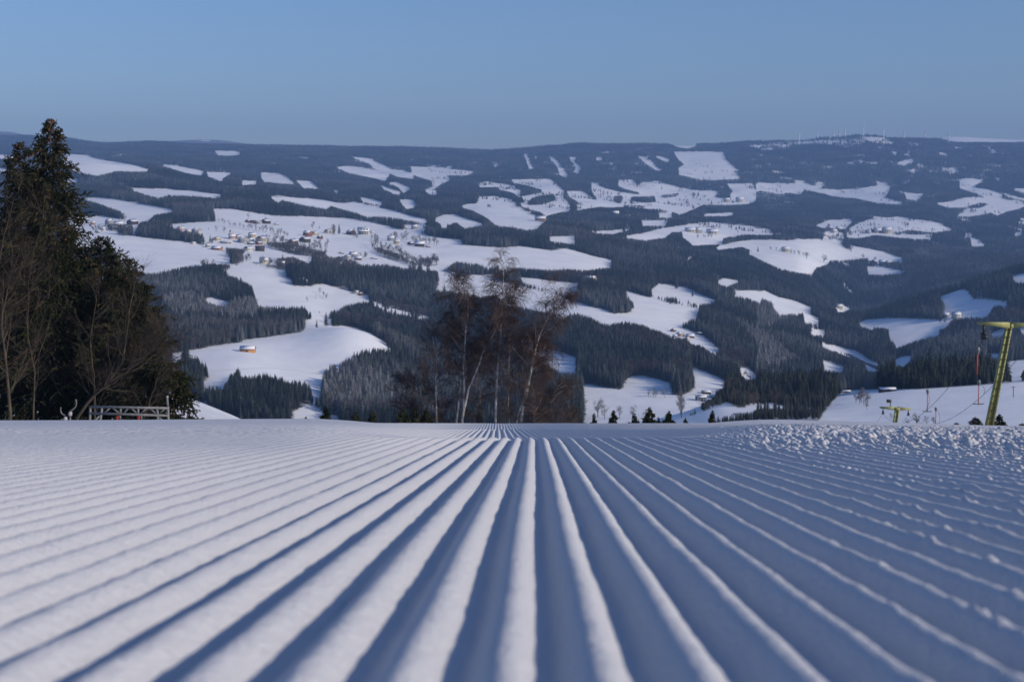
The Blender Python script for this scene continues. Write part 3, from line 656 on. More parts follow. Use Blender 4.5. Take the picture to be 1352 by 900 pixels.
def spruce_geo(seed, tiers=10, spokes=11):
    """unit-height spruce crown of ragged drooping tiers, plus a trunk"""
    r = np.random.RandomState(seed); V, T = [], []
    lean = r.uniform(-.012, .012, 2)
    for k in range(tiers):
        t = k / (tiers - 1.0)
        zt = .13 + .87*t**.92
        R = .185*(1 - t)**.85 + .012; R *= r.uniform(.82, 1.15)
        top = min(1.0, zt + .15*(1 - .45*t))
        if k == tiers - 1: top = 1.0
        c = lean*zt*4
        i0 = len(V); V.append((c[0], c[1], top)); n = spokes if k < tiers - 2 else 6
        ph = r.uniform(0, 6.28)
        for j in range(2*n):
            rr = R*(r.uniform(.85, 1.25) if j % 2 == 0 else r.uniform(.30, .55)); a = ph + math.pi*j/n + r.uniform(-.1, .1)
            V.append((c[0] + rr*math.cos(a), c[1] + rr*math.sin(a), zt - (r.uniform(.02, .075)*(1-.6*t) if j % 2 == 0 else -.035)))
        for j in range(2*n): T.append((i0, i0 + 1 + j, i0 + 1 + (j+1) % (2*n)))
    tk = MB(); tk.tube([(0,0,-.08),(0,0,.2),(lean[0]*2,lean[1]*2,.6)], [.016,.014,.006], 5)
    return np.array(V), np.array(T), tk

SPR = []
for s_ in range(5):
    V, T, tk = spruce_geo(100 + s_)
    cm = np_mesh('crown', V, None, T, False, [M['spruce_far']])
    tm = np_mesh('trunk', np.vstack(tk.v), np.vstack(tk.q), np.vstack(tk.t), False, [M['bark_far']])
    jm = np_mesh('spruce', np.vstack([V] + tk.v), np.vstack(tk.q) + len(V), np.vstack([T, np.vstack(tk.t) + len(V)]), False, [M['spruce_far'], M['bark_far']])
    nq, nT = len(np.vstack(tk.q)), len(T)
    mi = np.zeros(len(jm.polygons), np.int32); mi[:nq] = 1; mi[nq + nT:] = 1; jm.polygons.foreach_set('material_index', mi)
    SPR.append((cm, tm, jm))

# small leafless trees: grown limb by limb
def grow(P, R, n, t0, t1, length, angle, npts, rk, r, up=0.0, droop=0.0, wig=.25, shrink=.5, cap=None):
    """n shoots on every polyline of P (M,k,3): returns child polylines and radii"""
    Mn, k, _ = P.shape
    t = r.uniform(t0, t1, (Mn, n)) if n > 1 else np.full((Mn, 1), .5*(t0+t1))
    f = t*(k-1); i = np.clip(f.astype(int), 0, k-2); u = (f - i)[..., None]
    m = np.arange(Mn)[:, None]
    p0 = P[m, i]*(1-u) + P[m, i+1]*u
    tan = P[m, i+1] - P[m, i]; tan /= np.linalg.norm(tan, axis=-1, keepdims=True) + 1e-9
    r0 = (R[m, i]*(1-u[..., 0]) + R[m, i+1]*u[..., 0])
    v = r.normal(size=tan.shape); v -= (v*tan).sum(-1, keepdims=True)*tan; v /= np.linalg.norm(v, axis=-1, keepdims=True) + 1e-9
    an = np.radians(angle)*r.uniform(.7, 1.25, t.shape)[..., None]
    d = np.cos(an)*tan + np.sin(an)*v
    L = length*r.uniform(.65, 1.2, t.shape)*(1 - shrink*t)
    p, d, L = p0.reshape(-1, 3), d.reshape(-1, 3), L.reshape(-1)
    rr = np.clip(r0.reshape(-1)*rk, 0, cap if cap else 9)
    out = [p]
    for s in range(npts - 1):
        d = d + r.normal(size=d.shape)*wig*.35 + np.array((0, 0, up - droop*(s+1)/(npts-1)*1.6))
        d /= np.linalg.norm(d, axis=-1, keepdims=True) + 1e-9
        p = p + d*(L/(npts-1))[:, None]; out.append(p)
    return np.stack(out, 1), rr[:, None]*np.linspace(1, .45, npts)[None]

def small_bare_geo(seed):
    r = np.random.RandomState(seed)
    P = np.array([[(0,0,-.05),(r.uniform(-.02,.02),0,.15),(r.uniform(-.03,.03),.01,.35),(0,r.uniform(-.03,.03),.55),(0,0,.8)]]); R = np.array([[.028,.024,.02,.014,.006]])
    parts = [(P, R, 4)]
    a, ar = grow(P, R, 13, .22, .98, .50, 48, 4, .55, r, up=.12, shrink=.55)
    b, br = grow(a, ar, 6, .25, 1, .24, 45, 3, .6, r, up=.08)
    c, cr_ = grow(b, br, 4, .2, 1, .15, 45, 2, .7, r, up=.03, cap=.006)
    br = np.maximum(br, .0034); cr_ = np.maximum(cr_, .0026)
    parts += [(a, ar, 3), (b, br, 3), (c, cr_, 3)]
    V, Q, n = [], [], 0
    for p, q, k in parts:
        v, f = tubes(p, q, k); V.append(v); Q.append(f + n); n += len(v)
    return np.vstack(V), np.vstack(Q)
BARE = []
for s_ in range(5):
    V, Q = small_bare_geo(200 + s_)
    BARE.append(np_mesh('bare_tree', V, Q, None, False, [M['bare_far']]))

# ------------------------------------------------------------------ where the trees stand
def scatter():
    r = np.random.RandomState(3)
    A, D = [], []
    edges = np.geomspace(640, 10900, 40)
    for d0, d1 in zip(edges[:-1], edges[1:]):
        dm = .5*(d0 + d1); sp = float(np.interp(dm, [640, 1080, 1150, 1500, 3000, 6000, 10000], [3.4, 3.6, 4.2, 4.4, 5.9, 9.0, 12.0]))
        wmax = .53*d1; nx = int(2*wmax/sp); nd_ = max(1, int((d1-d0)/sp))
        X, Y = np.meshgrid(-wmax + (np.arange(nx)+.5)*sp, d0 + (np.arange(nd_)+.5)*(d1-d0)/nd_)
        X = X + r.uniform(-.48, .48, X.shape)*sp; Y = Y + r.uniform(-.48, .48, Y.shape)*sp
        a = (X/Y).ravel(); k = np.abs(a) < .46
        A.append(a[k]); D.append(Y.ravel()[k])
    A, D = np.concatenate(A), np.concatenate(D)
    px = CX + F*A; row = bil(ROWG, A, D)
    X = A*D
    H = (17 + 5*fbm(X/160, D/160, 2, 71) + r.normal(0, 3.8, len(A))).clip(6.5, 28)
    H *= np.interp(D, [600, 840, 870, 1080, 1150, 2500, 10000], [.36, .40, .74, .74, .82, .92, 1.0])*np.where((px > 1095) & (D < 1100), 1.1, 1.0)*np.where(D < 1100, np.interp(px, [918, 960], [.6, 1.0]), 1.0)
    hp = H*F/D
    top = row - hp
    # the upper ridge's trees are low
    JX, JY = edge_jitter(X, D); kind = cover(px + JX, row + JY)
    ok = (kind != 1)
    H = np.where(kind == 3, H*.62, H); hp = H*F/D
    fit = np.zeros(len(A))
    for sc_ in (1.0, .74, .52):
        g_ = np.ones(len(A), bool)
        for f_ in (.3, .6, .92): g_ &= cover(px + JX, row + JY - hp*sc_*f_) != 1
        fit = np.where((fit == 0) & g_, sc_, fit)
    ok &= fit > 0; H = H*np.where(fit > 0, fit, .7); hp = H*F/D; top = row - hp
    ok |= (kind == 4) & (r.rand(len(A)) < .5)
    env = bil(CUM, A, D*.985)
    ok &= (top < env + np.where(D < 1600, 45, 6)) & (row < 640)
    ok &= ~((D > 3200) & (row < env - 400))
    patch = fbm(X/90, D/90, 2, 73)
    ok &= ~((D > 4500) & ((patch > .50) | (fbm(X/55, D/55, 2, 75) > .46)))
    ok |= (kind == 1) & (D > 5000) & (D < 9000) & (fbm(X/70, D/70, 2, 76) > .36) & (r.rand(len(A)) < .13) & (px > 560); ok &= ~((D < 4500) & (fbm(X/45, D/45, 2, 74) > .60))
    ok[(kind == 4) & (r.rand(len(A)) < .84 + .5*patch)] = False
    sel = np.where(ok)[0]
    vis = np.clip((np.minimum(env, 557) - top) / hp, 0, 1)[sel]
    return dict(a=A[sel], D=D[sel], px=px[sel], row=row[sel], H=H[sel], hp=hp[sel], kind=kind[sel], X=X[sel], vis=vis, patch=patch[sel])
TR = scatter()
TR['Z'] = bil(Z0, TR['a'], TR['D'])
n_t = len(TR['a']); rt = np.random.RandomState(9)
TR['tone'] = np.clip(.40 + .5*TR['patch'] + rt.normal(0, .28, n_t), 0, 1)
fz = np.where(TR['kind'] == 2, rt.uniform(.18, .70, n_t), np.clip(.07 + .28*fbm(TR['X']/120, TR['D']/120, 2, 77) + rt.normal(0, .07, n_t), 0, .5))
fz = fz + .10*sstep(4500, 8500, TR['D'])*rt.rand(n_t)
fz = np.where(TR['D'] < 1100, fz*.25, fz); TR['frost'] = np.clip(fz, 0, 1)
# valley woods: broadleaf mixed in
TR['bare'] = (TR['kind'] == 3) | ((TR['kind'] == 2) & (rt.rand(n_t) < .25)) | ((TR['kind'] == 0) & (fbm(TR['X']/140, TR['D']/140, 2, 79) > .50) & (rt.rand(n_t) < .55))
TR['bare'] &= TR['D'] < 6500
TR['W'] = TR['H']*rt.uniform(.8, 1.45, n_t)*np.where(TR['D'] > 4000, 1.35, 1.0)*np.where(TR['bare'], 1.0, 1.0)

# the largest ones on show stand as trees of their own
inframe = (TR['px'] > -6) & (TR['px'] < 1358)
score = np.where(inframe & (TR['vis'] > .35), TR['hp']*TR['vis'], 0)
# not hidden by the stand of birches or the dark trees on the left
score[(TR['px'] < 235) & (TR['row'] > 300)] = 0
score[(TR['px'] > 540) & (TR['px'] < 765) & (TR['row'] > 400)] *= .3
# front trees of a wood show whole: thin by what stands in front (same bearing, nearer, overlapping)
order = np.argsort(TR['D'])
cov = np.full(1400*2, 9999.0)     # lowest row still open per half pixel of bearing
showfrac = np.zeros(n_t)
for i in order:
    if not inframe[i]: continue
    c0 = int(np.clip((TR['px'][i])*2, 0, 2790)); lo = min(TR['row'][i], 557.0); tp = TR['row'][i] - TR['hp'][i]
    open_ = min(lo, cov[c0]); showfrac[i] = max(0.0, open_ - tp)
    w_ = max(1, int(TR['hp'][i]*.22))
    seg = cov[max(0, c0-w_):c0+w_+1]; np.minimum(seg, tp + TR['hp'][i]*.25, out=seg)
score = np.where(score > 0, showfrac, 0)
def pick(mask_, n):
    s = np.where(mask_, score, 0); k = np.argsort(-s)[:n]; return k[s[k] > 2]
one_spruce = pick(~TR['bare'], 274)
one_bare = pick(TR['bare'], 14)
single = np.zeros(n_t, bool); single[one_spruce] = True; single[one_bare] = True
print('trees', n_t, 'bare', int(TR['bare'].sum()), 'single', int(single.sum()))

def wood_of(px, row, D):
    if D < 1080 and px > 1085 and px < 1365: return 'in the straight wood edge above the lift slope', 'spruces of the wood above the ski lift slope'
    if D < 1080: return 'in the low wood beyond the brow of the run on the right', 'spruces of the low wood right of centre'
    if px < 415 and row > 470: return 'in the wood on the slope below the small orange hay barn', 'spruces of the wood below the hay barn'
    if px < 560 and row > 450: return 'in the frosty wood at the right foot of the domed snowfield', 'spruces of the wood right of the barn field'
    if px < 420 and row > 330: return 'in the wood between the barn field and the village fields', 'spruces of the wood behind the barn field'
    if px < 560: return 'in the wood along the village edge', 'spruces of the village woods'
    if px < 1010 and row > 395: return 'in the big wood filling the slope between birches and valley farm', 'spruces of the central slope wood'
    if px < 1090 and row > 380: return 'on the steep frosty slope right of the hillside farm', 'spruces of the steep slope'
    if px > 1080: return 'on the shaded ridge behind the lift pylons', 'spruces of the shaded ridge'
    return 'in the woods around the middle valley fields', 'spruces of the middle valley'
for n_, i in enumerate(one_spruce):
    wh, gp = wood_of(TR['px'][i], TR['row'][i], TR['D'][i])
    fr = TR['frost'][i] > .3
    e = empty('spruce_tree', (TR['X'][i], TR['D'][i], TR['Z'][i]), rt.uniform(0, 6.28), ('frosted grey spruce ' if fr else 'dark green spruce ') + wh, 'tree', ('frosted ' if fr else '') + gp)
    e.scale = (TR['W'][i], TR['W'][i], TR['H'][i])
    cm, tm, _ = SPR[n_ % 5]
    for nm, me in (('crown', cm), ('trunk', tm)):
        o = link(bpy.data.objects.new(nm, me), e); o['tone'] = float(TR['tone'][i]); o['frost'] = float(TR['frost'][i])
for n_, i in enumerate(one_bare):
    wh, gp = wood_of(TR['px'][i], TR['row'][i], TR['D'][i])
    o = link(bpy.data.objects.new('bare_tree', BARE[n_ % 5])); o.location = (TR['X'][i], TR['D'][i], TR['Z'][i]); o.rotation_euler = (0, 0, rt.uniform(0, 6.28))
    h_ = TR['H'][i]*.85; o.scale = (h_, h_, h_); o['tone'] = float(TR['tone'][i]); o['frost'] = float(TR['frost'][i]*.8)
    tag(o, 'leafless grey tree ' + wh, 'tree', gp.replace('spruces', 'bare trees'))

# the rest of each kind: one mass
def mass(name, sel, protos, hscale, label):
    P = np.stack([TR['X'][sel], TR['D'][sel], TR['Z'][sel]], -1)
    me = bpy.data.meshes.new(name); me.vertices.add(len(P)); me.vertices.foreach_set('co', P.astype(np.float32).ravel())
    def attr(nm, v, tp='FLOAT'):
        a = me.attributes.new(nm, tp, 'POINT'); a.data.foreach_set('value', v)
    k = len(P)
    attr('h', (TR['H'][sel]*hscale).astype(np.float32)); attr('wd', (TR['W'][sel]*hscale).astype(np.float32))
    attr('turn', rt.uniform(0, 6.28, k).astype(np.float32)); attr('tone', TR['tone'][sel].astype(np.float32)); attr('frost', TR['frost'][sel].astype(np.float32))
    attr('which', rt.randint(0, len(protos), k).astype(np.int32), 'INT')
    me.update(); o = link(bpy.data.objects.new(name, me))
    ng = bpy.data.node_groups.new(name, 'GeometryNodeTree')
    ng.interface.new_socket('Geometry', in_out='INPUT', socket_type='NodeSocketGeometry'); ng.interface.new_socket('Geometry', in_out='OUTPUT', socket_type='NodeSocketGeometry')
    N, L = ng.nodes, ng.links
    gi, go = N.new('NodeGroupInput'), N.new('NodeGroupOutput'); jn = N.new('GeometryNodeJoinGeometry')
    def na(nm, tp='FLOAT'):
        x = N.new('GeometryNodeInputNamedAttribute'); x.data_type = tp; x.inputs['Name'].default_value = nm; return x.outputs['Attribute']
    cs = N.new('ShaderNodeCombineXYZ'); L.new(na('wd'), cs.inputs[0]); L.new(na('wd'), cs.inputs[1]); L.new(na('h'), cs.inputs[2])
    cr2 = N.new('ShaderNodeCombineXYZ'); L.new(na('turn'), cr2.inputs[2])
    wi = na('which', 'INT')
    for q, pm in enumerate(protos):
        po = bpy.data.objects.new('pattern_' + name, pm)
        oi = N.new('GeometryNodeObjectInfo'); oi.inputs['Object'].default_value = po; oi.transform_space = 'ORIGINAL'
        cp = N.new('FunctionNodeCompare'); cp.data_type = 'INT'; cp.operation = 'EQUAL'
        L.new(wi, cp.inputs['A'] if 'A' in cp.inputs else cp.inputs[2])
        [s for s in cp.inputs if s.type == 'INT'][1].default_value = q
        for s in [s for s in cp.inputs if s.type == 'INT'][:1]: L.new(wi, s)
        ip = N.new('GeometryNodeInstanceOnPoints')
        L.new(gi.outputs[0], ip.inputs['Points']); L.new(cp.outputs[0], ip.inputs['Selection']); L.new(oi.outputs['Geometry'], ip.inputs['Instance'])
        L.new(cr2.outputs[0], ip.inputs['Rotation']); L.new(cs.outputs[0], ip.inputs['Scale'])
        L.new(ip.outputs[0], jn.inputs[0])
    L.new(jn.outputs[0], go.inputs[0])
    md = o.modifiers.new('trees', 'NODES'); md.node_group = ng
    return tag(o, label, 'forest', None, 'stuff')
mass('spruce_forest', ~TR['bare'] & ~single, [s[2] for s in SPR], 1.0, 'dark spruce woods covering the valley sides and the far mountains')
mass('bare_woodland', TR['bare'] & ~single, BARE, .85, 'grey leafless woodland on the valley slopes')
# ------------------------------------------------------------------ near trees
def needle_mat(name, c1, c2, c3):
    m = bpy.data.materials.new(name); m.use_nodes = True
    nt = m.node_tree; N, L = nt.nodes, nt.links; b = N['Principled BSDF']
    b.inputs['Roughness'].default_value = .85; b.inputs['Specular IOR Level'].default_value = .15
    g = N.new('ShaderNodeNewGeometry')
    z = N.new('ShaderNodeTexNoise'); z.inputs['Scale'].default_value = .8; z.inputs['Detail'].default_value = 5
    L.new(g.outputs['Position'], z.inputs['Vector'])
    cr = N.new('ShaderNodeValToRGB'); e = cr.color_ramp.elements
    e[0].position = .36; e[0].color = c1 + (1,); e[1].position = .66; e[1].color = c3 + (1,)
    x = e.new(.52); x.color = c2 + (1,)
    L.new(z.outputs['Fac'], cr.inputs[0]); L.new(cr.outputs[0], b.inputs['Base Color'])
    return m
M['needles'] = needle_mat('spruce needles', (.013,.019,.008), (.027,.033,.014), (.068,.055,.026))
M['young_needles'] = needle_mat('young spruce needles', (.020,.028,.014), (.035,.042,.02), (.06,.06,.03))
M['spruce_bark'] = mat('spruce bark', (.10,.07,.05), .95, var=.4, vscale=3)
M['cone'] = mat('spruce cone', (.20,.10,.05), .8, var=.3, vscale=6)
M['grey_bark'] = mat('grey bark', (.17,.14,.11), .9, var=.5, vscale=1.2, base2=(.085,.065,.05))
M['lichen_bark'] = mat('lichened bark', (.095,.073,.048), .9, vscale=.8, base2=(.045,.037,.03))
M['grey_twig'] = mat('brown twigs', (.064,.048,.037), .9, var=.35, vscale=.5)
M['birch_bark'] = mat('white birch bark', (.64,.60,.56), .8, vscale=1.7, base2=(.22,.17,.14), bump=.3, bscale=9)
M['birch_limb'] = mat('birch limb bark', (.30,.24,.20), .85, vscale=1.2, base2=(.11,.075,.06))
M['birch_twig'] = mat('red brown birch twigs', (.098,.064,.054), .9, var=.35, vscale=.5)
M['bush_twig'] = mat('grey brown bush twigs', (.080,.056,.047), .9, var=.35, vscale=.5)
M['dark_bark'] = mat('dark bark', (.10,.075,.06), .9, var=.4, vscale=2)

def kites(P0, Dr, Ln, Wd, r):
    """needle sprays: folded pointed blades from points P0 along Dr"""
    n = len(P0)
    s = r.normal(size=(n, 3)); s -= (s*Dr).sum(-1, keepdims=True)*Dr; s /= np.linalg.norm(s, axis=-1, keepdims=True) + 1e-9
    up = np.cross(Dr, s)
    tip = P0 + Dr*Ln[:, None]; mid = P0 + Dr*(Ln*r.uniform(.35, .6, n))[:, None]
    a = mid + s*(Wd*.5)[:, None] - up*(Wd*.18)[:, None]; b = mid - s*(Wd*.5)[:, None] - up*(Wd*.18)[:, None]
    V = np.stack([P0, a, tip, b, mid + up*(Wd*.12)[:, None]], 1).reshape(-1, 3)
    k = (np.arange(n)*5)[:, None]
    T = np.concatenate([k + np.array([[0,1,4]]), k + np.array([[1,2,4]]), k + np.array([[2,3,4]]), k + np.array([[3,0,4]])])
    return V, T

def spruce(name, loc, H, R, seed, label, cat='tree', group=None, step=.36, per=6, mt='needles', spray=.42, cones=0, shape=.8, lean=(0,0), dens=1.0):
    r = np.random.RandomState(seed)
    root = empty(name, loc, 0, label, cat, group)
    nz = 8; zz = np.linspace(-.6, H, nz)
    T = np.stack([lean[0]*zz/H, lean[1]*zz/H, zz], -1)
    tr = MB(); tr.tube(T, np.interp(zz, [0, H], [.012*H + .03, .012]), 7); tr.build('trunk', M['spruce_bark'], root, True)
    lv = []; z = H - .18
    while z > .04*H: lv.append(z); z -= step*(.55 + .75*(1 - z/H))*r.uniform(.8, 1.2)
    B, LN = [], []
    for z in lv:
        t = z/H
        for j in range(per + (1 if r.rand() < .4 else 0)):
            a = r.uniform(0, 2*math.pi)
            Lb = R*(1 - t)**shape*r.choice([r.uniform(.5, .8), r.uniform(.8, 1.18)], p=[.4, .6]) + .005*H
            el = np.interp(t, [0, .4, .75, .9, 1], [-.25, -.08, .10, .28, .8]) + r.normal(0, .09)
            d = np.array((math.cos(a)*math.cos(el), math.sin(a)*math.cos(el), math.sin(el)))
            p = np.array((lean[0]*t, lean[1]*t, z)); pts = [p]
            for s in range(4):
                d = d + np.array((0, 0, (-.17, -.16, .02, .16)[s])) + r.normal(0, .05, 3); d /= np.linalg.norm(d)
                p = p + d*Lb/4; pts.append(p)
            B.append(pts); LN.append(Lb)
    B = np.array(B); LN = np.array(LN)
    BR = (.003 + .0009*H*.5 + .010*LN)[:, None]*np.linspace(1, .3, 5)[None]
    V, Q = tubes(B, BR, 3); np_obj('branch', V, Q, None, True, M['spruce_bark'], root)['kind'] = 'stuff'
    # side twigs both sides, hanging
    tw = []
    for lo, hi in ((.10, .6), (.4, 1.0), (.6, 1.0)):
        q, _ = grow(B, BR, 4, lo, hi, 1.0, 52, 4, .5, r, droop=.16, wig=.2, shrink=.0)
        L0 = np.repeat(LN, 4)*.34
        q = q[:, :1] + (q - q[:, :1])*L0[:, None, None]
        tw.append(q)
    tw = np.concatenate(tw + [B[:, 1:]])
    LT = np.concatenate([np.repeat(LN, 4)]*3 + [LN]); kf = np.clip(.38 + .95*LT/(R*.5), .38, 1.0)
    seglen = np.linalg.norm(tw[:, -1] - tw[:, 0], axis=-1)
    cnt = np.clip((seglen/spray/kf*6.5*dens).astype(int) + 2, 2, 22)
    ii = np.repeat(np.arange(len(tw)), cnt); t = r.uniform(.05, 1.0, len(ii))*3; i = np.clip(t.astype(int), 0, 2); u = (t - i)[:, None]
    P0 = tw[ii, i]*(1-u) + tw[ii, i+1]*u
    Dr = tw[ii, i+1] - tw[ii, i]; Dr /= np.linalg.norm(Dr, axis=-1, keepdims=True) + 1e-9
    Dr = Dr + r.normal(0, .38, Dr.shape) + np.array((0, 0, -.30)); Dr /= np.linalg.norm(Dr, axis=-1, keepdims=True)
    k = len(P0)
    V, Tt = kites(P0 - Dr*.05, Dr, spray*kf[ii]*r.uniform(.6, 1.25, k), spray*kf[ii]*r.uniform(.26, .46, k), r)
    np_obj('crown', V, None, Tt, False, M[mt], root)
    if cones:
        sel = np.where(tw[:, -1, 2] > .62*H)[0]; sel = r.choice(sel, min(cones, len(sel)), replace=False)
        cb = MB()
        for s in sel:
            p = tw[s, -1]; cb.tube([p, p - (0, 0, .05), p - (0, 0, .13), p - (0, 0, .20)], [.012, .034, .03, .008], 5)
        o = cb.build('cone', M['cone'], root); o['kind'] = 'stuff'
    return root

def stand(px, D): 
    a = (px - CX)/F; x = a*D; return np.array((x, D, ground_z(x, D)))
def ztop(row, D): return ZC - D*(row - YH)/F
# (px, top row, D, half width px, label)
BIG = [
 (62, 158, 115, 122, 1500, 'tallest dark spruce at the left edge with brown cones in its narrow top'),
 (27, 188, 119, 100, 700, 'second tall dark spruce close left of the tallest one'),
 (134, 312, 116, 116, 160, 'dark spruce shoulder high against the tallest spruce on its right'),
 (172, 342, 112, 96, 60, 'dark spruce with thin ragged tip standing over the snowy field edge'),
 (205, 420, 108, 76, 30, 'lower dark spruce behind the leaning bare tree'),
 (229, 478, 106, 52, 0, 'lowest dark spruce at the right end of the dark group, beside the snow hump'),
 (-28, 236, 124, 95, 60, 'dark spruce cut by the left edge of the picture'),
 (92, 300, 126, 85, 60, 'dark spruce filling the middle of the left group, behind the bare trees'),
]
for k, (px, tr_, D, hw, cn, lb) in enumerate(BIG):
    p = stand(px, D); H = ztop(tr_, D) - p[2]
    spruce('spruce_tree', p, H, hw*D/F, 300 + k, lb, group='tall dark spruces at the left edge', cones=cn//3, spray=.25, dens=1.3, step=.42, shape=(.74, .70, .72, .72, .75, .75, .75, .75)[k], lean=((.3, .0) if k == 0 else (0, 0)))

YOUNG = [
 (404,548,118,8,'small dark young spruce peeking over the brow, furthest left of all'),
 (430,534,122,10,'thin young spruce with a sparse pointed top left of the birches'),
 (442,551,119,7,'tiny young spruce just right of the sparse pointed one'),
 (470,541,121,9,'young bushy spruce alone on the brow between the frosty wood and the birches'),
 (492,540,124,9,'young pointed spruce right next to the bushy one left of the birches'),
 (532,536,150,12,'dark young spruce at the left foot of the birches'),
 (548,534,153,11,'second dark young spruce under the left birch twigs'),
 (563,537,156,12,'third dark young spruce just left of the first birch trunk'),
 (784,544,128,6,'slim small spruce just right of the birches on the brow'),
 (810,540,126,9,'small evenly shaped spruce on the brow right of the birches'),
 (838,544,125,10,'small broad spruce left of the biggest young spruce'),
 (858,536,123,13,'biggest young spruce on the brow in the middle of the picture'),
 (869,549,125,7,'tiny spruce leaning against the biggest young spruce'),
 (883,541,124,11,'broad young spruce right of the biggest one on the brow'),
 (905,550,130,6,'tiny spruce tip over the brow below the valley farmhouse'),
 (941,540,128,6,'very thin dark spruce on the brow beside the low wood'),
 (1288,549,120,12,'bushy young spruce left of the big lift pylon'),
 (1320,545,124,9,'slender young spruce right of the big lift pylon'),
 (1263,556,126,6,'tiny spruce tip left of the bushy one by the lift pylon'),
 (1350,557,118,8,'little spruce cut by the right edge of the picture'),
]
for k, (px, tr_, D, hw, lb) in enumerate(YOUNG):
    p = stand(px, D); H = ztop(tr_, D) - p[2]
    spruce('young_spruce', p, H, hw*D/F*1.6, 400 + k, lb, group='young spruces along the brow', step=.085*H, per=6, mt='young_needles', spray=.085*H, shape=1.0, dens=1.1)

# ------------------------------------------------------------------ leafless trees
def from_px(crop, pts, D, dy=0.0):
    out = []
    for i, (x, y) in enumerate(pts):
        px, row = PX(crop, x, y); d = D + dy*i
        out.append(((px - CX)/F*d, d, ZC - d*(row - YH)/F))
    return np.array(out)
def resample(P, n):
    s = np.concatenate([[0], np.cumsum(np.linalg.norm(np.diff(P, axis=0), axis=1))]); t = np.linspace(0, s[-1], n)
    return pchip(s, P, t)
def leafless(name, stems, seed, label, bark, limb, twig, cat='tree', group=None, r0=.13, n1=20, l1=3.4, a1=46, n2=8, l2=1.6, n3=8, l3=1.1, up1=.06, droop=.0, t0=.3, rt_=.016, droop1=0.0, mid=True):
    """stems: list of world polylines; limbs, branches and twigs are grown on them"""
    r = np.random.RandomState(seed)
    base = stems[0][0].copy(); base[2] = ground_z(base[0], base[1])
    root = empty(name, base, 0, label, cat, group)
    allP, allR = [], []
    for q, S in enumerate(stems):
        S = S.copy() - base
        if q == 0 or S[0, 2] < 2.5: S = np.vstack([[S[0, 0], S[0, 1], -.4], S])
        P = resample(S, 14); P[2:-1] += r.normal(0, .035, P[2:-1].shape)
        rr = r0*(1 if q == 0 else .72)*np.linspace(1, .16, 14)
        tb = MB(); tb.tube(P, rr, 7); tb.build('trunk', M[bark], root, True)
        allP.append(P); allR.append(rr)
    P, R = np.array(allP), np.array(allR)
    A, AR = grow(P, R, n1, t0, 1.0, l1, a1, 6, .5, r, up=up1, wig=.3, shrink=.45, droop=droop1)
    Bq, BR = grow(A, AR, n2, .18, 1.0, l2, 42, 5, .55, r, up=up1*.5, wig=.32, shrink=.35, droop=droop*.6)
    BR = np.clip(BR, rt_*.9, .05)
    C_, CRr = grow(Bq, BR, n3, .15, 1.0, l3, 36, 5, .8, r, wig=.25, shrink=.25, droop=droop, cap=rt_)
    CRr = np.maximum(CRr, rt_*.55)
    V, Q = tubes(A, np.maximum(AR, .014), 5); o = np_obj('limb', V, Q, None, True, M[limb], root); o['kind'] = 'stuff'
    V1, Q1 = tubes(Bq, BR, 3); V2, Q2 = tubes(C_, CRr, 3)
    np_obj('crown', np.vstack([V1, V2]), np.vstack([Q1, Q2 + len(V1)]), None, False, M[twig], root)
    return root

G1 = 'white barked birches on the brow in the middle'
bk = dict(bark='birch_bark', limb='birch_limb', twig='birch_twig')
leafless('birch_tree', [from_px('b7', [(430,880),(440,780),(440,690),(437,600),(443,500),(450,420),(455,340),(465,260),(460,190),(445,130)], 157),
                        from_px('b7', [(434,840),(460,720),(500,620),(545,500),(600,400),(632,320),(638,240)], 157, -.25)], 501,
         'twin stemmed white birch with a long right stem forking from its foot', group=G1, r0=.18, n1=30, l1=3.5, n2=8, l2=1.5, n3=9, l3=1.25, droop=.30, t0=.34, **bk)
leafless('birch_tree', [from_px('b7', [(400,880),(412,780),(420,680),(428,590),(432,480),(418,380),(405,290),(395,210),(402,150)], 159)], 502,
         'slim white birch close left of the twin stemmed birch', group=G1, r0=.145, n1=32, l1=3.2, n3=9, l3=1.2, droop=.30, t0=.38, **bk)
leafless('birch_tree', [from_px('b7', [(603,880),(605,760),(608,650),(620,540),(628,430),(632,330),(640,230),(643,140),(648,80),(645,45)], 156)], 503,
         'tallest straight birch whose thin tip reaches the snowy field', group=G1, r0=.155, n1=34, l1=3.0, n3=8, l3=1.2, droop=.28, t0=.30, **bk)
leafless('birch_tree', [from_px('b7', [(735,880),(755,760),(780,640),(800,540),(820,450),(850,380),(880,310),(915,260),(935,195)], 154),
                        from_px('b7', [(712,870),(735,790),(758,700),(785,600),(800,500)], 155)], 504,
         'birch leaning to the right with bright white upper trunk', group=G1, r0=.185, n1=30, l1=3.6, n2=8, l2=1.6, n3=10, l3=1.5, droop=.38, t0=.45, **bk)
leafless('birch_tree', [from_px('b7', [(675,880),(668,780),(668,660),(675,540),(672,430),(660,350),(690,270),(715,215)], 160)], 505,
         'thin dark birch between the tallest birch and the leaning one', group=G1, r0=.10, n1=24, l1=2.6, n3=8, l3=1.2, droop=.28, t0=.3, bark='birch_limb', limb='birch_limb', twig='birch_twig')
leafless('birch_tree', [from_px('b7', [(525,880),(525,760),(515,640),(512,560),(530,470)], 161)], 506,
         'short thin birch between the twin stemmed and the tallest birch', group=G1, r0=.085, n1=18, l1=2.4, n3=8, l3=1.2, droop=.28, t0=.35, bark='birch_limb', limb='birch_limb', twig='birch_twig')
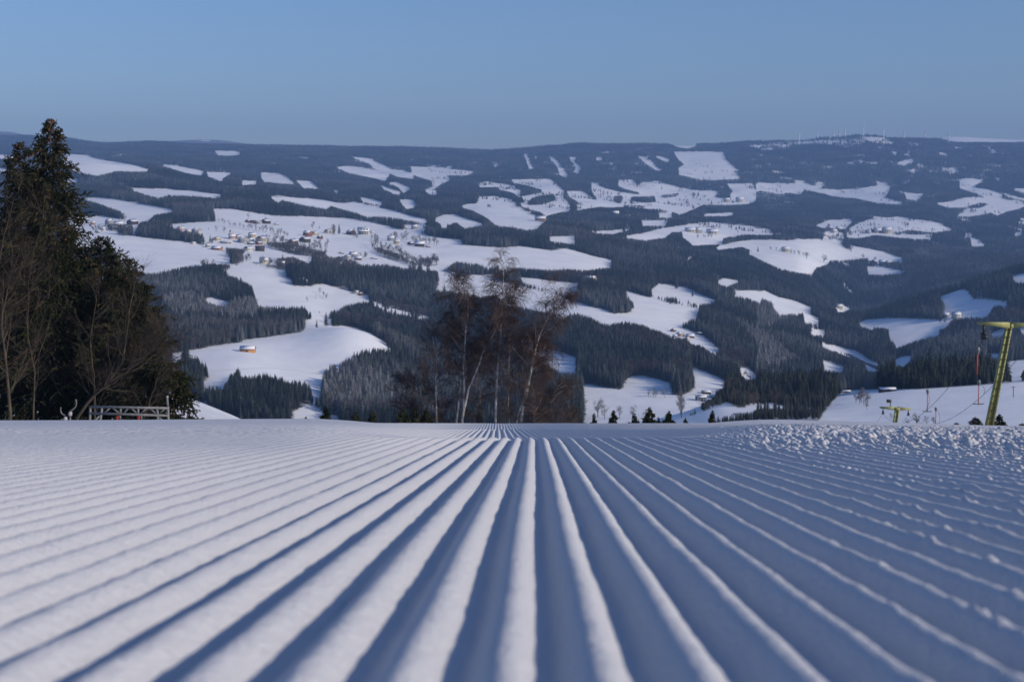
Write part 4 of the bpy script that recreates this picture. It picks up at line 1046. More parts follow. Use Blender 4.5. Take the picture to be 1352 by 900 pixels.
leafless('bare_tree', [from_px('b7', [(300,880),(297,760),(294,660),(300,570),(288,490),(278,430)], 158)], 507,
         'bare tree with pale lower trunk and dark spreading branches, leftmost beside the birches', group='bare trees among the birches', r0=.13, n1=22, l1=4.2, a1=62, n2=8, l2=1.8, n3=9, l3=1.1, up1=.03, t0=.3, droop=.06, bark='birch_bark', limb='dark_bark', twig='birch_twig')
leafless('bare_tree', [from_px('b7', [(215,880),(218,800),(205,700),(190,640)], 162)], 508,
         'low dark bare bush at the left foot of the birches', group='bare trees among the birches', r0=.08, n1=20, l1=3.2, a1=60, n2=8, l2=1.5, n3=9, l3=1.0, t0=.15, bark='dark_bark', limb='dark_bark', twig='birch_twig')
for k, (pts, lb) in enumerate([
   ([(800,880),(808,790),(806,720),(820,650)], 'red brown bare bush right of the leaning birch'),
   ([(880,880),(888,800),(905,730),(925,670)], 'red brown bare bush in the middle of the thicket right of the birches'),
   ([(965,880),(975,820),(990,760),(1000,705)], 'red brown bare bush at the right end of the birch thicket'),
   ([(845,880),(850,810),(865,740),(870,690)], 'twiggy bare bush behind the leaning birch'),
   ([(335,880),(338,835),(345,800)], 'low bare bush between the leftmost bare tree and the twin stemmed birch'),
   ([(482,880),(485,835),(492,795)], 'low bare bush at the foot of the short thin birch'),
   ([(640,880),(641,835),(646,795)], 'low bare bush between the tallest and the thin dark birch'),
   ([(1020,880),(1025,850),(1030,815)], 'low shrub lying over the brow right of the birch thicket')]):
    big = k < 4
    leafless('bare_bush', [from_px('b7', pts, 152 + 1.6*k)], 520 + k, lb, group='bare bushes around the birches', r0=.075, n1=15 if big else 10, l1=3.0 if big else 1.8, a1=60, n2=9, l2=1.5 if big else .9, n3=8, l3=1.0 if big else .7, t0=.12, up1=.02, droop=.06,
             bark='dark_bark', limb='birch_limb', twig='bush_twig', cat='bush')
leafless('bare_bush', [from_px('b7', [(140,880),(146,820),(132,740),(120,690)], 163)], 530, 'low dark bush furthest left beside the birches', group='bare bushes left of the birches', r0=.07, n1=18, l1=2.8, a1=60, n2=8, l2=1.4, n3=7, l3=1.0, t0=.12, bark='dark_bark', limb='dark_bark', twig='bush_twig', cat='bush')

G2 = 'grey leafless trees in front of the dark spruces'
lf = dict(bark='lichen_bark', limb='lichen_bark', twig='grey_twig')
leafless('bare_tree', [from_px('p0', [(97,562),(106,545),(118,530),(143,505),(163,472),(167,442),(172,405),(178,372)], 100),
                       from_px('p0', [(140,507),(165,492),(188,472),(208,452),(216,440)], 100, -.3)], 541,
         'leaning leafless tree with lichened trunk in front of the spruces', group=G2, r0=.13, n1=24, l1=3.2, n2=8, l2=1.7, n3=5, l3=1.1, t0=.28, rt_=.0055, up1=.10, **lf)
leafless('bare_tree', [from_px('p0', [(14,564),(13,535),(9,495),(6,462),(2,430),(8,390),(20,345)], 96)], 542,
         'leafless tree with thick trunk at the left picture edge', group=G2, r0=.13, n1=22, l1=4.4, n2=7, l2=2.0, n3=6, l3=1.2, t0=.22, rt_=.0055, up1=.10, **lf)
leafless('bare_tree', [from_px('p0', [(44,564),(46,500),(38,440),(36,380),(46,330),(58,285)], 99)], 543,
         'thin leafless tree with fine upswept twigs before the tallest spruce', group=G2, r0=.07, n1=22, l1=3.8, n2=7, l2=1.8, n3=6, l3=1.1, t0=.2, rt_=.0055, up1=.12, **lf)
leafless('bare_tree', [from_px('p0', [(126,562),(124,505),(120,450),(128,395)], 104)], 544,
         'slim leafless tree behind the steel gantry', group=G2, r0=.09, n1=18, l1=3.0, n2=6, l2=1.5, n3=5, l3=1.0, t0=.15, rt_=.006, up1=.12, **lf)
leafless('bare_tree', [from_px('p0', [(-22,564),(-14,470),(-4,380),(8,300),(18,262)], 97)], 545,
         'leafless tree mostly cut by the left picture edge', group=G2, r0=.11, n1=22, l1=4.0, n2=7, l2=1.9, n3=6, l3=1.2, t0=.2, rt_=.0055, up1=.10, **lf)
leafless('bare_bush', [from_px('p0', [(188,562),(196,535),(206,505),(214,480)], 103)], 546,
         'leafless bush behind the right end of the steel gantry', group=G2, r0=.07, n1=14, l1=2.2, n2=6, l2=1.3, n3=5, l3=.9, t0=.1, rt_=.006, up1=.10, cat='bush', **lf)
# ------------------------------------------------------------------ houses and farms
def house(crop, x, y, wpx, wall, label, rot=0, deep=.72, wh=.46, rh=.26, roof='roof_snow', hip=False, chim=True, win=3, floors=1, name='house', cat='house', group='houses of the hillside village', door=False, over=.035, gable_wall=None, dz=0.0):
    px, row = PX(crop, x, y); w_px = wpx*CR[crop][2]*.86
    p = hit(px, row); D = p[1]; Wd = max(w_px*D/F, 3.0)
    L_, B = Wd, Wd*deep
    if abs(rot) > 45: L_, B = Wd/deep*.95, Wd           # gable towards the valley
    hw, hr = Wd*wh, Wd*rh*(1 if abs(rot) <= 45 else 1.05)
    e = empty(name, (p[0], p[1] + B*.3, p[2] + dz), rad(rot), label, cat, group)
    k = L_/2; b = B/2
    if hip:
        V = [(-k,-b,-2),(k,-b,-2),(k,b,-2),(-k,b,-2),(-k,-b,hw),(k,-b,hw),(k,b,hw),(-k,b,hw)]
        np_obj('wall', V, [(0,1,5,4),(1,2,6,5),(2,3,7,6),(3,0,4,7),(4,5,6,7)], None, False, M[wall], e)
    else:
        V = [(-k,-b,-2),(k,-b,-2),(k,b,-2),(-k,b,-2),(-k,-b,hw),(k,-b,hw),(k,b,hw),(-k,b,hw),(-k,0,hw+hr),(k,0,hw+hr)]
        np_obj('wall', V, [(0,1,5,4),(2,3,7,6)], [(1,2,6),(1,6,5),(5,6,9),(3,0,4),(3,4,7),(7,4,8)], False, M[wall], e)
    o = over*Wd; t = .012*Wd + .10; te = .018*Wd + .08; s = hr/b
    rb = MB(); sb_ = MB()
    if hip:
        r_ = k*.35
        lo = [(-k-o,-b-o,hw-.02*Wd),(k+o,-b-o,hw-.02*Wd),(k+o,b+o,hw-.02*Wd),(-k-o,b+o,hw-.02*Wd)]
        V = lo + [(q[0], q[1], q[2]+t) for q in lo] + [(-r_,0,hw+hr),(r_,0,hw+hr)]
        rb.add(V, [(0,3,2,1),(0,1,5,4),(1,2,6,5),(2,3,7,6),(3,0,4,7),(4,5,9,8),(6,7,8,9)], [(5,6,9),(7,4,8)])
    else:
        for sg in (-1, 1):
            y1 = sg*(b+o); z1 = hw - s*o + .01; z0 = hw + hr + .01
            V = [(-k-o,0,z0),(k+o,0,z0),(k+o,y1,z1),(-k-o,y1,z1)]; V = V + [(q[0],q[1],q[2]+te) for q in V]
            rb.add(V, [(0,3,2,1),(4,5,6,7),(0,1,5,4),(1,2,6,5),(2,3,7,6),(3,0,4,7)])
            i_ = .25*o; V = [(-k-o+i_,0,z0+te+.004),(k+o-i_,0,z0+te+.004),(k+o-i_,y1*.985,z1+te+.02),(-k-o+i_,y1*.985,z1+te+.02)]; V = V + [(q[0],q[1],q[2]+t) for q in V]
            sb_.add(V, [(0,3,2,1),(4,5,6,7),(0,1,5,4),(1,2,6,5),(2,3,7,6),(3,0,4,7)])
    rf = rb.build('roof', M[roof if hip or roof != 'roof_snow' else 'tile'], e)
    if not hip and roof == 'roof_snow': sb_.build('snow_cover', M['roof_snow'], rf)
    if chim:
        c = MB(); c.box((k*.35, b*.25, hw+hr*.95), (.09*Wd*.6+.3, .09*Wd*.6+.3, hr*.7+.8)); c.build('chimney', M['brick_chimney'], rf)
    ws = .10*Wd
    for f_ in range(floors):
        zc = hw*(.5 if floors == 1 else (.28 + .46*f_))
        for i in range(win):
            xx = -k + L_*(i+1)/(win+1)
            wb = MB(); wb.box((xx, -b-.02, zc), (ws, .08, ws*1.25)); wb.build('window', M['glass'], e)
        if abs(rot) > 20:
            sx = -1 if rot > 0 else 1
            for i in range(max(2, win-1)):
                yy_ = -b + B*(i+1)/max(3, win)
                wb = MB(); wb.box((sx*(k+.02), yy_, zc), (.08, ws, ws*1.25)); wb.build('window', M['glass'], e)
    if abs(rot) > 45 and gable_wall:
        g = MB(); sx = -1 if rot > 0 else 1
        g.add([(sx*(k+.05),-b*.95,hw*1.02),(sx*(k+.05),b*.95,hw*1.02),(sx*(k+.05),0,hw+hr*.95),(sx*(k+.01),-b*.95,hw*1.02),(sx*(k+.01),b*.95,hw*1.02),(sx*(k+.01),0,hw+hr*.95)], [(0,1,4,3),(1,2,5,4),(2,0,3,5)], [(0,2,1),(3,4,5)])
        g.build('gable', M[gable_wall], e)
    if door:
        db = MB(); db.box((0, -b-.03, hw*.32), (.14*Wd, .1, hw*.62)); db.build('door', M['dark_timber'], e)
    return e

# the hay barn on the domed field
house('c2', 1277, 487, 88, 'barn_board', 'small orange timber hay barn under thick snow, alone on the domed field', wh=.20, rh=.17, deep=.6, chim=False, win=0, name='barn', cat='barn', group=None, door=True, over=.03)
HV = 'houses of the hillside village'
# hamlet above the orchard row
HM = 'buildings of the hamlet above the row of trees'
house('v3', 505, 178, 46, 'red_wall', 'red brick house at the left end of the hamlet above the tree row', 70, group=HM)
house('v3', 552, 186, 62, 'red_wall', 'long low red brick barn in the hamlet above the tree row', 0, wh=.28, rh=.26, win=0, chim=False, group=HM, roof='tile')
house('v3', 610, 194, 56, 'grey_wall', 'grey house with snowy roof in the middle of the hamlet', -60, group=HM)
house('v3', 680, 190, 70, 'dark_timber', 'dark timber farmhouse with white roof at the right of the hamlet', 60, gable_wall='timber', group=HM)
house('v3', 785, 202, 56, 'orange_timber', 'low orange timber shed right of the hamlet', 5, wh=.16, rh=.14, win=0, chim=False, group=HM, name='shed', cat='shed')
# village, upper row
house('v3', 196, 358, 58, 'yellow_wall', 'yellow plastered house beside the dark tree clump at the village left', 65)
house('v3', 405, 342, 66, 'pink_wall', 'pink house with snowy gable right of the little towered one', 62)
house('v3', 545, 328, 78, 'yellow_wall', 'yellow house with snowy roof, highest in the village middle', 25)
house('v3', 455, 378, 92, 'grey_wall', 'grey house with steep white roof left of the big snowy roof', -58)
house('v3', 530, 366, 78, 'white_wall', 'white house under a big snowy roof in the village middle', 8, wh=.26)
house('v3', 645, 376, 100, 'cream_wall', 'large tan gabled house at the right of the village middle', 64, gable_wall='timber')
house('v3', 612, 398, 52, 'red_wall', 'small red brick annex before the large tan gabled house', 60, chim=False)
house('v3', 528, 396, 70, 'dark_timber', 'dark timber shed under the big snowy roof', 0, wh=.24, rh=.2, win=0, chim=False, name='shed', cat='shed')
house('v3', 290, 388, 140, 'white_wall', 'long low white building in the village, snow on its flat roof', 2, wh=.12, rh=.05, deep=.4, chim=False, win=5)
house('v3', 508, 462, 74, 'white_wall', 'white walled house with dark gable below the village middle', 62, gable_wall='dark_timber')
house('v3', 622, 462, 104, 'dark_timber', 'large dark timber barn at the lower edge of the village', 10, wh=.34, rh=.24, win=0, chim=False, name='barn', cat='barn', roof='tile')
house('v3', 105, 424, 56, 'grey_wall', 'grey house at the left corner of the big smooth field', 15)
house('v3', 192, 452, 112, 'orange_timber', 'long orange timber building with snowy roof under the village', -12, wh=.2, rh=.18, win=4, chim=False)
house('v3', 382, 474, 58, 'cream_wall', 'cream house among dark trees under the village', 60)
house('v3', 60, 398, 40, 'white_wall', 'narrow white house below the dark clump of trees', 70)
house('v3', 20, 290, 40, 'white_wall', 'white gabled house above the dark clump of trees', 65)
house('v3', 660, 586, 92, 'cream_wall', 'tan house with snowy roof on the track below the village', 20, gable_wall='timber')
house('v3', 720, 604, 40, 'white_wall', 'small white house right beside the tan one below the village', 70)
house('v3', 835, 612, 80, 'grey_wall', 'grey house with white roof among trees below the village', 0)
# village, right part
house('v3', 950, 392, 78, 'timber', 'brown gabled house left above the bare garden trees', 64, gable_wall='timber')
house('v3', 1068, 374, 84, 'dark_timber', 'dark broad gabled house above the bare garden trees', 62)
house('v3', 1095, 314, 88, 'red_wall', 'red brown farmhouse at the left of the upper right cluster', -30)
house('v3', 1165, 304, 60, 'yellow_wall', 'yellow house with dark gable in the upper right cluster', 66, gable_wall='dark_timber')
house('v3', 1218, 342, 60, 'timber', 'brown house at the right end of the upper right cluster', -40)
house('v3', 1202, 490, 72, 'grey_wall', 'grey house with flat snowy roof deep among bare trees', 0, rh=.2)
house('v4', 405, 180, 52, 'cream_wall', 'cream house with dark gable left of the two tall dark trees', 62, gable_wall='dark_timber')
house('v4', 600, 192, 66, 'dark_timber', 'dark gabled house left of the big white manor', -58)
e = house('v4', 706, 192, 112, 'white_wall', 'big white manor house with steep snowy roof and dormers', 3, wh=.30, rh=.32, win=6, floors=2, group=None)
house('v4', 782, 180, 40, 'white_wall', 'low white annex right of the big white manor', 0, wh=.3, rh=.2)
house('v4', 940, 246, 70, 'grey_wall', 'grey house with snowy roof above the hedge wood', 0)
house('v4', 988, 272, 62, 'yellow_wall', 'pale yellow house with flat snowy roof at the hedge wood', 4, wh=.5, rh=.2, floors=2)
house('v4', 1182, 294, 98, 'dark_timber', 'long dark timber barn with bright snowy roof by the broad field', 3, wh=.30, rh=.24, win=0, chim=False, name='barn', cat='barn', group=None)
house('v4', 1108, 280, 44, 'dark_timber', 'small dark timber shed left of the long dark barn', 60, win=0, chim=False, name='shed', cat='shed')
house('v4', 1255, 299, 50, 'timber', 'low brown lean to right of the long dark barn', 0, wh=.2, rh=.12, win=0, chim=False, name='shed', cat='shed')
FM = 'buildings of the farm above the dark spruce wood'
house('v4', 620, 390, 80, 'grey_wall', 'farmhouse with bright snowy roof above the dark spruce wood', 0, group=FM)
house('v4', 660, 408, 72, 'timber', 'brown timber stable before the farmhouse above the spruce wood', 4, wh=.3, rh=.22, win=2, chim=False, group=FM, name='barn', cat='barn')
house('v4', 572, 392, 46, 'grey_wall', 'grey gabled house at the left of that farm', 64, group=FM)
house('v4', 520, 354, 50, 'dark_timber', 'low dark shed left of the farm above the spruce wood', 0, wh=.18, rh=.12, win=0, chim=False, name='shed', cat='shed', group=FM)
house('v4', 795, 398, 68, 'dark_timber', 'low dark log stack under a snow cover right of the farm', 0, wh=.10, rh=.06, deep=.25, win=0, chim=False, name='wood_stack', cat='log stack', group=None)
house('v4', 180, 604, 112, 'cream_wall', 'farmhouse with white hip roof on the field below the village', 4, hip=True, wh=.26, rh=.22, win=5, group=None)
house('v4', 641, 694, 46, 'cream_wall', 'small cream gabled house by the lower road', 74, gable_wall='timber', group=None)
house('v4', 686, 708, 40, 'timber', 'small brown house right of the cream gabled one', -62, group=None)
house('v4', 1062, 140, 32, 'white_wall', 'small white house in the wood gap above the broad field', 60, group='houses in the wood gap')
house('v4', 1140, 146, 60, 'grey_wall', 'long grey house in the wood gap above the broad field', 0, group='houses in the wood gap')
house('v4', 1238, 140, 50, 'grey_wall', 'grey house at the right of the wood gap', 15, group='houses in the wood gap')
house('c4', 155, 342, 46, 'white_wall', 'white house half hidden in the frosted wood behind the domed field', 0, group=None)
# far left village
FL = 'houses of the village far left'
for a in [(255,196,84,'grey_wall','grey house with wide snowy roof in the far left village',-30), (342,226,92,'white_wall','white house in the middle of the far left village',20),
          (482,200,82,'dark_timber','dark steep gabled barn at the right of the far left village',64), (440,244,50,'grey_wall','grey house below the dark gabled barn',0),
          (92,200,52,'orange_timber','orange walled house just right of the spruce branches',10), (190,262,60,'white_wall','low white house in the front row of the far left village',0),
          (300,250,60,'cream_wall','cream house in the front row of the far left village',62), (150,285,46,'grey_wall','grey shed on the road at the far left village',0)]:
    house('v2', *a[:5], a[5], group=FL)
house('v2', 700, 232, 32, 'white_wall', 'white house showing through the dark clump of trees', 60)
house('v2', 965, 258, 62, 'pink_wall', 'pink gabled house at the top of the dark clump', 62)
house('v2', 1038, 286, 60, 'white_wall', 'white flat house right of the pink gabled one', 0)
house('v2', 1120, 284, 80, 'grey_wall', 'grey house with big snowy gables right of the dark clump', -55)
house('v2', 1090, 394, 40, 'white_wall', 'white house at the lower right foot of the dark clump', 66)
# little church: nave and turret
p = hit(*PX('v3', 345, 342)); wch = 78*CR['v3'][2]*p[1]/F
ch = house('v3', 345, 342, 78, 'pink_wall', 'pink chapel like house with a small pointed turret', 12, wh=.42, rh=.34)
tb = MB(); tb.box((-wch*.22, 0, wch*.6), (wch*.2, wch*.2, wch*.7)); tw_ = tb.build('turret', M['pink_wall'], ch)
tb = MB(); q = wch*.13; z0 = wch*.95; tb.add([(-wch*.22-q,-q,z0),(-wch*.22+q,-q,z0),(-wch*.22+q,q,z0),(-wch*.22-q,q,z0),(-wch*.22,0,z0+wch*.28)], [(0,3,2,1)], [(0,1,4),(1,2,4),(2,3,4),(3,0,4)]); tb.build('turret_roof', M['tile'], tw_)
# manor dormers
pm = hit(*PX('v4', 706, 192)); wm = 112*CR['v4'][2]*pm[1]/F
for i in range(4):
    db = MB(); db.box((wm*(-.33 + .22*i), -wm*.20, wm*.42), (wm*.085, wm*.12, wm*.12)); dm = db.build('dormer', M['white_wall'], e)
    wb = MB(); wb.box((wm*(-.33 + .22*i), -wm*.263, wm*.42), (wm*.045, .08, wm*.07)); wb.build('window', M['glass'], dm)
# hillside farm in the middle right
HF = 'buildings of the hillside farm beside the steep slope'
house('v5', 217, 134, 50, 'timber', 'small brown chalet topmost at the hillside farm', 64, group=HF, gable_wall='timber')
house('v5', 288, 178, 62, 'pink_wall', 'pinkish farmhouse with snowy roof at the hillside farm', -55, group=HF)
house('v5', 236, 192, 48, 'grey_wall', 'grey house on the left of the hillside farm', 0, group=HF)
house('v5', 385, 194, 92, 'timber', 'brown barn under a broad snowy roof at the hillside farm', 4, wh=.24, rh=.22, win=2, chim=False, group=HF, name='barn', cat='barn')
house('v5', 470, 160, 66, 'timber', 'long brown shed at the right of the hillside farm', -6, wh=.2, rh=.14, win=0, chim=False, group=HF, name='shed', cat='shed')
house('v5', 358, 212, 40, 'cream_wall', 'small cream house below the broad barn roof', 20, group=HF)
# farmhouse by the brow
VF = 'buildings of the valley farm behind the low wood'
house('v5', 502, 822, 108, 'white_wall', 'white two storey farmhouse with snowy roof left of the low wood', -4, wh=.42, rh=.2, win=4, floors=2, group=VF, deep=.6, door=True)
house('v5', 452, 806, 34, 'red_wall', 'red timber bay at the left of the white farmhouse', -4, wh=1.1, rh=.3, chim=False, group=VF, win=1, floors=2)
house('v5', 614, 786, 82, 'cream_wall', 'low cream annex with flat snowy roof right of the white farmhouse', -4, wh=.24, rh=.14, win=3, chim=False, group=VF)
house('v5', 545, 748, 104, 'dark_timber', 'long dark timber barn behind the white farmhouse', -4, wh=.2, rh=.12, win=3, chim=False, group=VF, name='barn', cat='barn')
house('v5', 935, 556, 42, 'cream_wall', 'small cream house on the snowy knoll above the low wood', 70, group='houses on the snowy knoll')
house('v5', 888, 558, 40, 'white_wall', 'low white house left of the cream one on the knoll', 0, group='houses on the snowy knoll')
house('v5', 968, 582, 40, 'dark_timber', 'dark shed in front of the cream house on the knoll', 0, wh=.25, rh=.15, win=0, chim=False, name='shed', cat='shed', group='houses on the snowy knoll')
house('c6', 450, 134, 66, 'yellow_wall', 'yellowish farmhouse with snowy roof above the small dark wood', -35, group='farm above the small dark wood')
house('c6', 505, 134, 54, 'white_wall', 'white roofed barn right of the yellowish farmhouse', 5, wh=.2, rh=.2, win=0, chim=False, group='farm above the small dark wood', name='barn', cat='barn')
house('c6', 385, 600, 54, 'cream_wall', 'cream house with brown gable just right of the leaning birch', 10, gable_wall='timber', floors=2, group=None)
house('c3', 290, 786, 66, 'grey_wall', 'snow roofed hut half hidden below the village wood', 0, group=None) if False else None
# far farms on the right
FR = 'buildings of the far hilltop farm'
house('v7', 205, 146, 60, 'cream_wall', 'cream farm building at the left of the far hilltop farm', 0, wh=.25, rh=.2, group=FR)
house('v7', 242, 150, 44, 'grey_wall', 'grey house in the middle of the far hilltop farm', 60, group=FR)
house('v7', 322, 156, 66, 'white_wall', 'white roofed barn at the right of the far hilltop farm', 0, wh=.25, rh=.2, group=FR)
house('v7', 140, 240, 26, 'cream_wall', 'lone cream house below the far hilltop farm', 60, group=None)
house('v7', 706, 250, 44, 'cream_wall', 'cream farmhouse in the tree row across the long far field', 0, group=None)
for a in [(1170,312,34,'dark_timber','dark house at the left of the farm on the right end of the long field',60), (1215,316,40,'grey_wall','grey house in the middle of that right end farm',0), (1246,318,36,'timber','brown barn at the right of that right end farm',0)]:
    house('v7', *a, group='farm at the right end of the long far field')
FV = 'houses of the far hamlet between two white fields'
for a in [(1000,190,30,'white_wall','white house at the lower right of the far hamlet',60), (935,132,32,'pink_wall','pinkish house topmost in the far hamlet',60), (912,168,30,'white_wall','white house at the left of the far hamlet',0), (960,150,34,'white_wall','white house in the middle of the far hamlet',30), (985,136,30,'cream_wall','cream house at the top right of the far hamlet',0),
          (1190,150,40,'white_wall','white house on the left under the long white hill',0), (1240,152,52,'cream_wall','cream house on the right under the long white hill',0), (1140,152,30,'grey_wall','grey house furthest left under the long white hill',60)]:
    house('v7', *a, group=FV)
house('c5', 200, 495, 60, 'orange_timber', 'orange timber farm at the foot of the far left meadow', 0, wh=.25, rh=.2, group=None)
house('c5', 570, 474, 46, 'white_wall', 'white house under the middle far meadows, left one', 0, group='houses under the far meadows')
house('c5', 632, 482, 30, 'white_wall', 'white house under the middle far meadows, right one', 60, group='houses under the far meadows')
house('c5', 1125, 402, 34, 'yellow_wall', 'yellowish farmhouse under the square far meadow, left', 0, group='houses under the square far meadow')
house('c5', 1190, 402, 40, 'cream_wall', 'cream farmhouse under the square far meadow, right', 0, group='houses under the square far meadow')
# right side, shaded
SR = 'buildings of the shaded farm behind the lift'
house('c8', 960, 306, 40, 'grey_wall', 'grey farmhouse with snowy roof at the shaded farm', -40, group=SR)
house('c8', 1012, 306, 46, 'white_wall', 'white farmhouse right in the shaded farm', 10, group=SR)
house('c8', 602, 520, 34, 'white_wall', 'white house alone by the dark valley road', 40, group=None)
house('c8', 415, 262, 40, 'cream_wall', 'cream house on the small snow patch in the valley', 0, group=None)
house('c8', 662, 680, 92, 'dark_timber', 'low dark timber lodge with snowy roof at the wood edge above the lift', 0, wh=.15, rh=.08, deep=.5, win=5, chim=False, group=None, name='lodge', cat='lodge')
house('c8', 445, 686, 62, 'orange_timber', 'low orange brown hut at the left end of the lift slope wood', 0, wh=.14, rh=.08, deep=.5, win=0, chim=False, group=None, name='hut', cat='hut')

# ------------------------------------------------------------------ leafless trees one can tell apart: hedgerows, orchards, gardens
rb_ = np.random.RandomState(12)
nb = [0]
def bare(crop, x, y, hpx, label, group=None, frost=.28, wide=1.0):
    px, row = PX(crop, x, y); p = hit(px, row); h = max(hpx*CR[crop][2]*p[1]/F, 2.5)
    o = link(bpy.data.objects.new('bare_tree', BARE[nb[0] % 5])); nb[0] += 1
    o.location = p; o.rotation_euler = (0, 0, rb_.uniform(0, 6.28)); o.scale = (h*wide, h*wide, h)
    o['tone'] = float(rb_.uniform(.1, .7)); o['frost'] = frost*float(rb_.uniform(.5, 1.4))
    return tag(o, label, 'tree', group)
def row_of(crop, pts, n, h, label, group, jit=6, frost=.28, wide=1.1):
    n = max(2, int(n*.76)); pts = np.array(pts, float); s = np.concatenate([[0], np.cumsum(np.linalg.norm(np.diff(pts, axis=0), axis=1))])
    for t in np.sort(rb_.uniform(0, s[-1], n)) if jit > 8 else np.linspace(0, s[-1], n):
        x, y = np.interp(t, s, pts[:, 0]), np.interp(t, s, pts[:, 1])
        bare(crop, x + rb_.normal(0, jit), y + rb_.normal(0, jit*.5), h*rb_.uniform(.65, 1.15), label, group, frost, wide)
row_of('v3', [(215,170),(305,190)], 6, 38, 'small bare tree in the hedge right of the dark wood corner', 'hedge trees at the dark wood corner')
row_of('v3', [(330,210),(425,225)], 6, 46, 'bare tree in the left half of the row below the hamlet', 'tree row below the hamlet, left half')
row_of('v3', [(515,248),(620,262),(760,290),(900,325)], 17, 66, 'bare tree in the right half of the row below the hamlet', 'tree row below the hamlet, right half')
bare('v3', 190, 265, 55, 'round bare tree standing alone on the field left of the chapel like house')
bare('v3', 268, 275, 60, 'slim bare tree on the field, right of the round one')
bare('v3', 115, 258, 25, 'tiny bare bush on the field above the village left')
bare('v3', 508, 140, 52, 'bare tree over the left roof of the hamlet')
bare('v3', 680, 160, 40, 'bare tree over the right roof of the hamlet')
bare('v3', 1148, 238, 66, 'wide bare tree on the field above the upper right cluster', wide=1.3)
bare('v3', 465, 235, 42, 'lone slim bare tree between the two halves of the row')
row_of('v3', [(700,390),(850,400),(960,450),(1120,455),(1180,430)], 30, 85, 'bare garden tree on the slope below the village right part', 'garden trees below the village right part', jit=22)
row_of('v3', [(960,490),(1080,500),(1180,520),(1300,520)], 14, 80, 'bare tree in the belt below the garden trees', 'bare belt below the garden trees', jit=14)
row_of('v3', [(300,480),(380,530),(450,580),(520,550)], 16, 75, 'bare tree along the track under the village', 'trees along the track under the village', jit=16)
row_of('v3', [(60,620),(190,610),(300,640)], 9, 75, 'frosty bare tree at the top edge of the wood below the smooth field', 'frosty trees at the wood top edge', jit=9, frost=.35)
row_of('v3', [(560,540),(640,590),(760,600),(900,620)], 12, 80, 'bare tree by the houses below the village', 'trees by the houses below the village', jit=14)
row_of('v3', [(1235,450),(1265,470),(1290,430)], 4, 100, 'tall slim bare tree right of the garden trees', 'slim trees right of the gardens', jit=6, wide=.6)
row_of('v4', [(780,310),(850,350),(960,395),(1080,430),(1180,475)], 24, 78, 'bare tree in the slanting hedge wood below the yellow house', 'slanting hedge wood, lower line', jit=8, frost=.2)
row_of('v4', [(800,285),(900,320),(1020,370),(1130,420),(1220,470)], 20, 74, 'bare tree in the upper line of the slanting hedge wood', 'slanting hedge wood, upper line', jit=8, frost=.2)
row_of('v4', [(940,230),(1075,240)], 8, 70, 'bare tree behind the pale yellow house', 'trees behind the pale yellow house', jit=8, frost=.2)
row_of('v4', [(1125,262),(1220,268),(1330,280)], 11, 74, 'bare tree behind the long dark barn', 'trees behind the long dark barn', jit=8, frost=.2)
row_of('v4', [(1170,420),(1260,430),(1350,440)], 9, 75, 'frosty bare tree at the right end of the hedge wood', 'frosty trees right of the hedge wood', jit=12, frost=.4)
row_of('v4', [(440,190),(520,195)], 4, 85, 'bare tree among the dark firs left of the manor', 'trees left of the manor', jit=10, wide=.6)
row_of('v4', [(620,225),(760,235),(840,235)], 7, 50, 'bare tree in the manor garden', 'trees in the manor garden', jit=10)
row_of('v4', [(680,380),(725,385)], 2, 55, 'bare tree right of the farm above the spruce wood', 'trees right of that farm', jit=4)
row_of('v4', [(330,690),(400,740)], 5, 50, 'bare bush along the dark hedge on the lower field', 'bushes on the lower field', jit=5)
bare('v4', 230, 765, 45, 'frosty bare tree alone at the lower edge of the lower field', frost=.5)
row_of('c6', [(470,790),(520,795)], 3, 95, 'frosty bare tree behind the brow right of the birches', 'frosty trees behind the brow', jit=8, frost=.45)
row_of('c6', [(610,800),(640,805),(720,800)], 4, 60, 'small frosty bare tree among the young spruces', 'small frosty trees among the young spruces', jit=8, frost=.45)
row_of('c6', [(868,790),(900,795),(880,750)], 5, 140, 'tall frosty bare tree in front of the white farmhouse', 'tall frosty trees before the farmhouse', jit=10, frost=.5, wide=.55)
row_of('c6', [(700,680),(760,690),(830,690)], 8, 40, 'frosty bush along the bank across the valley field', 'frosty bushes on the bank', jit=9, frost=.6)
row_of('c8', [(470,720),(530,745),(560,770)], 7, 62, 'frosty bare tree in the bushy strip on the lift slope', 'bushy strip on the lift slope', jit=12, frost=.45)
bare('c8', 527, 735, 75, 'taller frosty tree at the top of the bushy strip', frost=.45)
bare('w6', 395, 862, 108, 'round bare tree right of the small lift pylon', frost=.25)
bare('w6', 465, 860, 76, 'smaller bare tree between the round one and the red tow bar', frost=.25)
bare('w6', 520, 860, 72, 'bare tree beside the low red tow bar', frost=.25)
bare('w6', 322, 862, 60, 'little bare tree just right of the small lift pylon foot', frost=.25)
bare('w6', 205, 812, 50, 'bare sapling left of the small lift pylon', frost=.3)
row_of('v7', [(620,240),(680,245)], 5, 22, 'bare tree left of the cream farmhouse on the long far field', 'trees left of the far cream farmhouse', jit=5)
row_of('v7', [(735,258),(790,270)], 6, 26, 'bare bush right of the cream farmhouse on the long far field', 'trees right of the far cream farmhouse', jit=5)
bare('v7', 815, 285, 36, 'large round bare tree on the long far field, left one', wide=1.5); bare('v7', 905, 305, 42, 'large round bare tree on the long far field, right one', wide=1.4)
bare('v7', 1050, 250, 34, 'round bare tree in the notch of the long far field', wide=1.3)
row_of('v7', [(1105,290),(1150,300),(1200,310),(1290,330)], 9, 26, 'bare tree around the farm at the right end of the long far field', 'trees around the right end farm', jit=7)
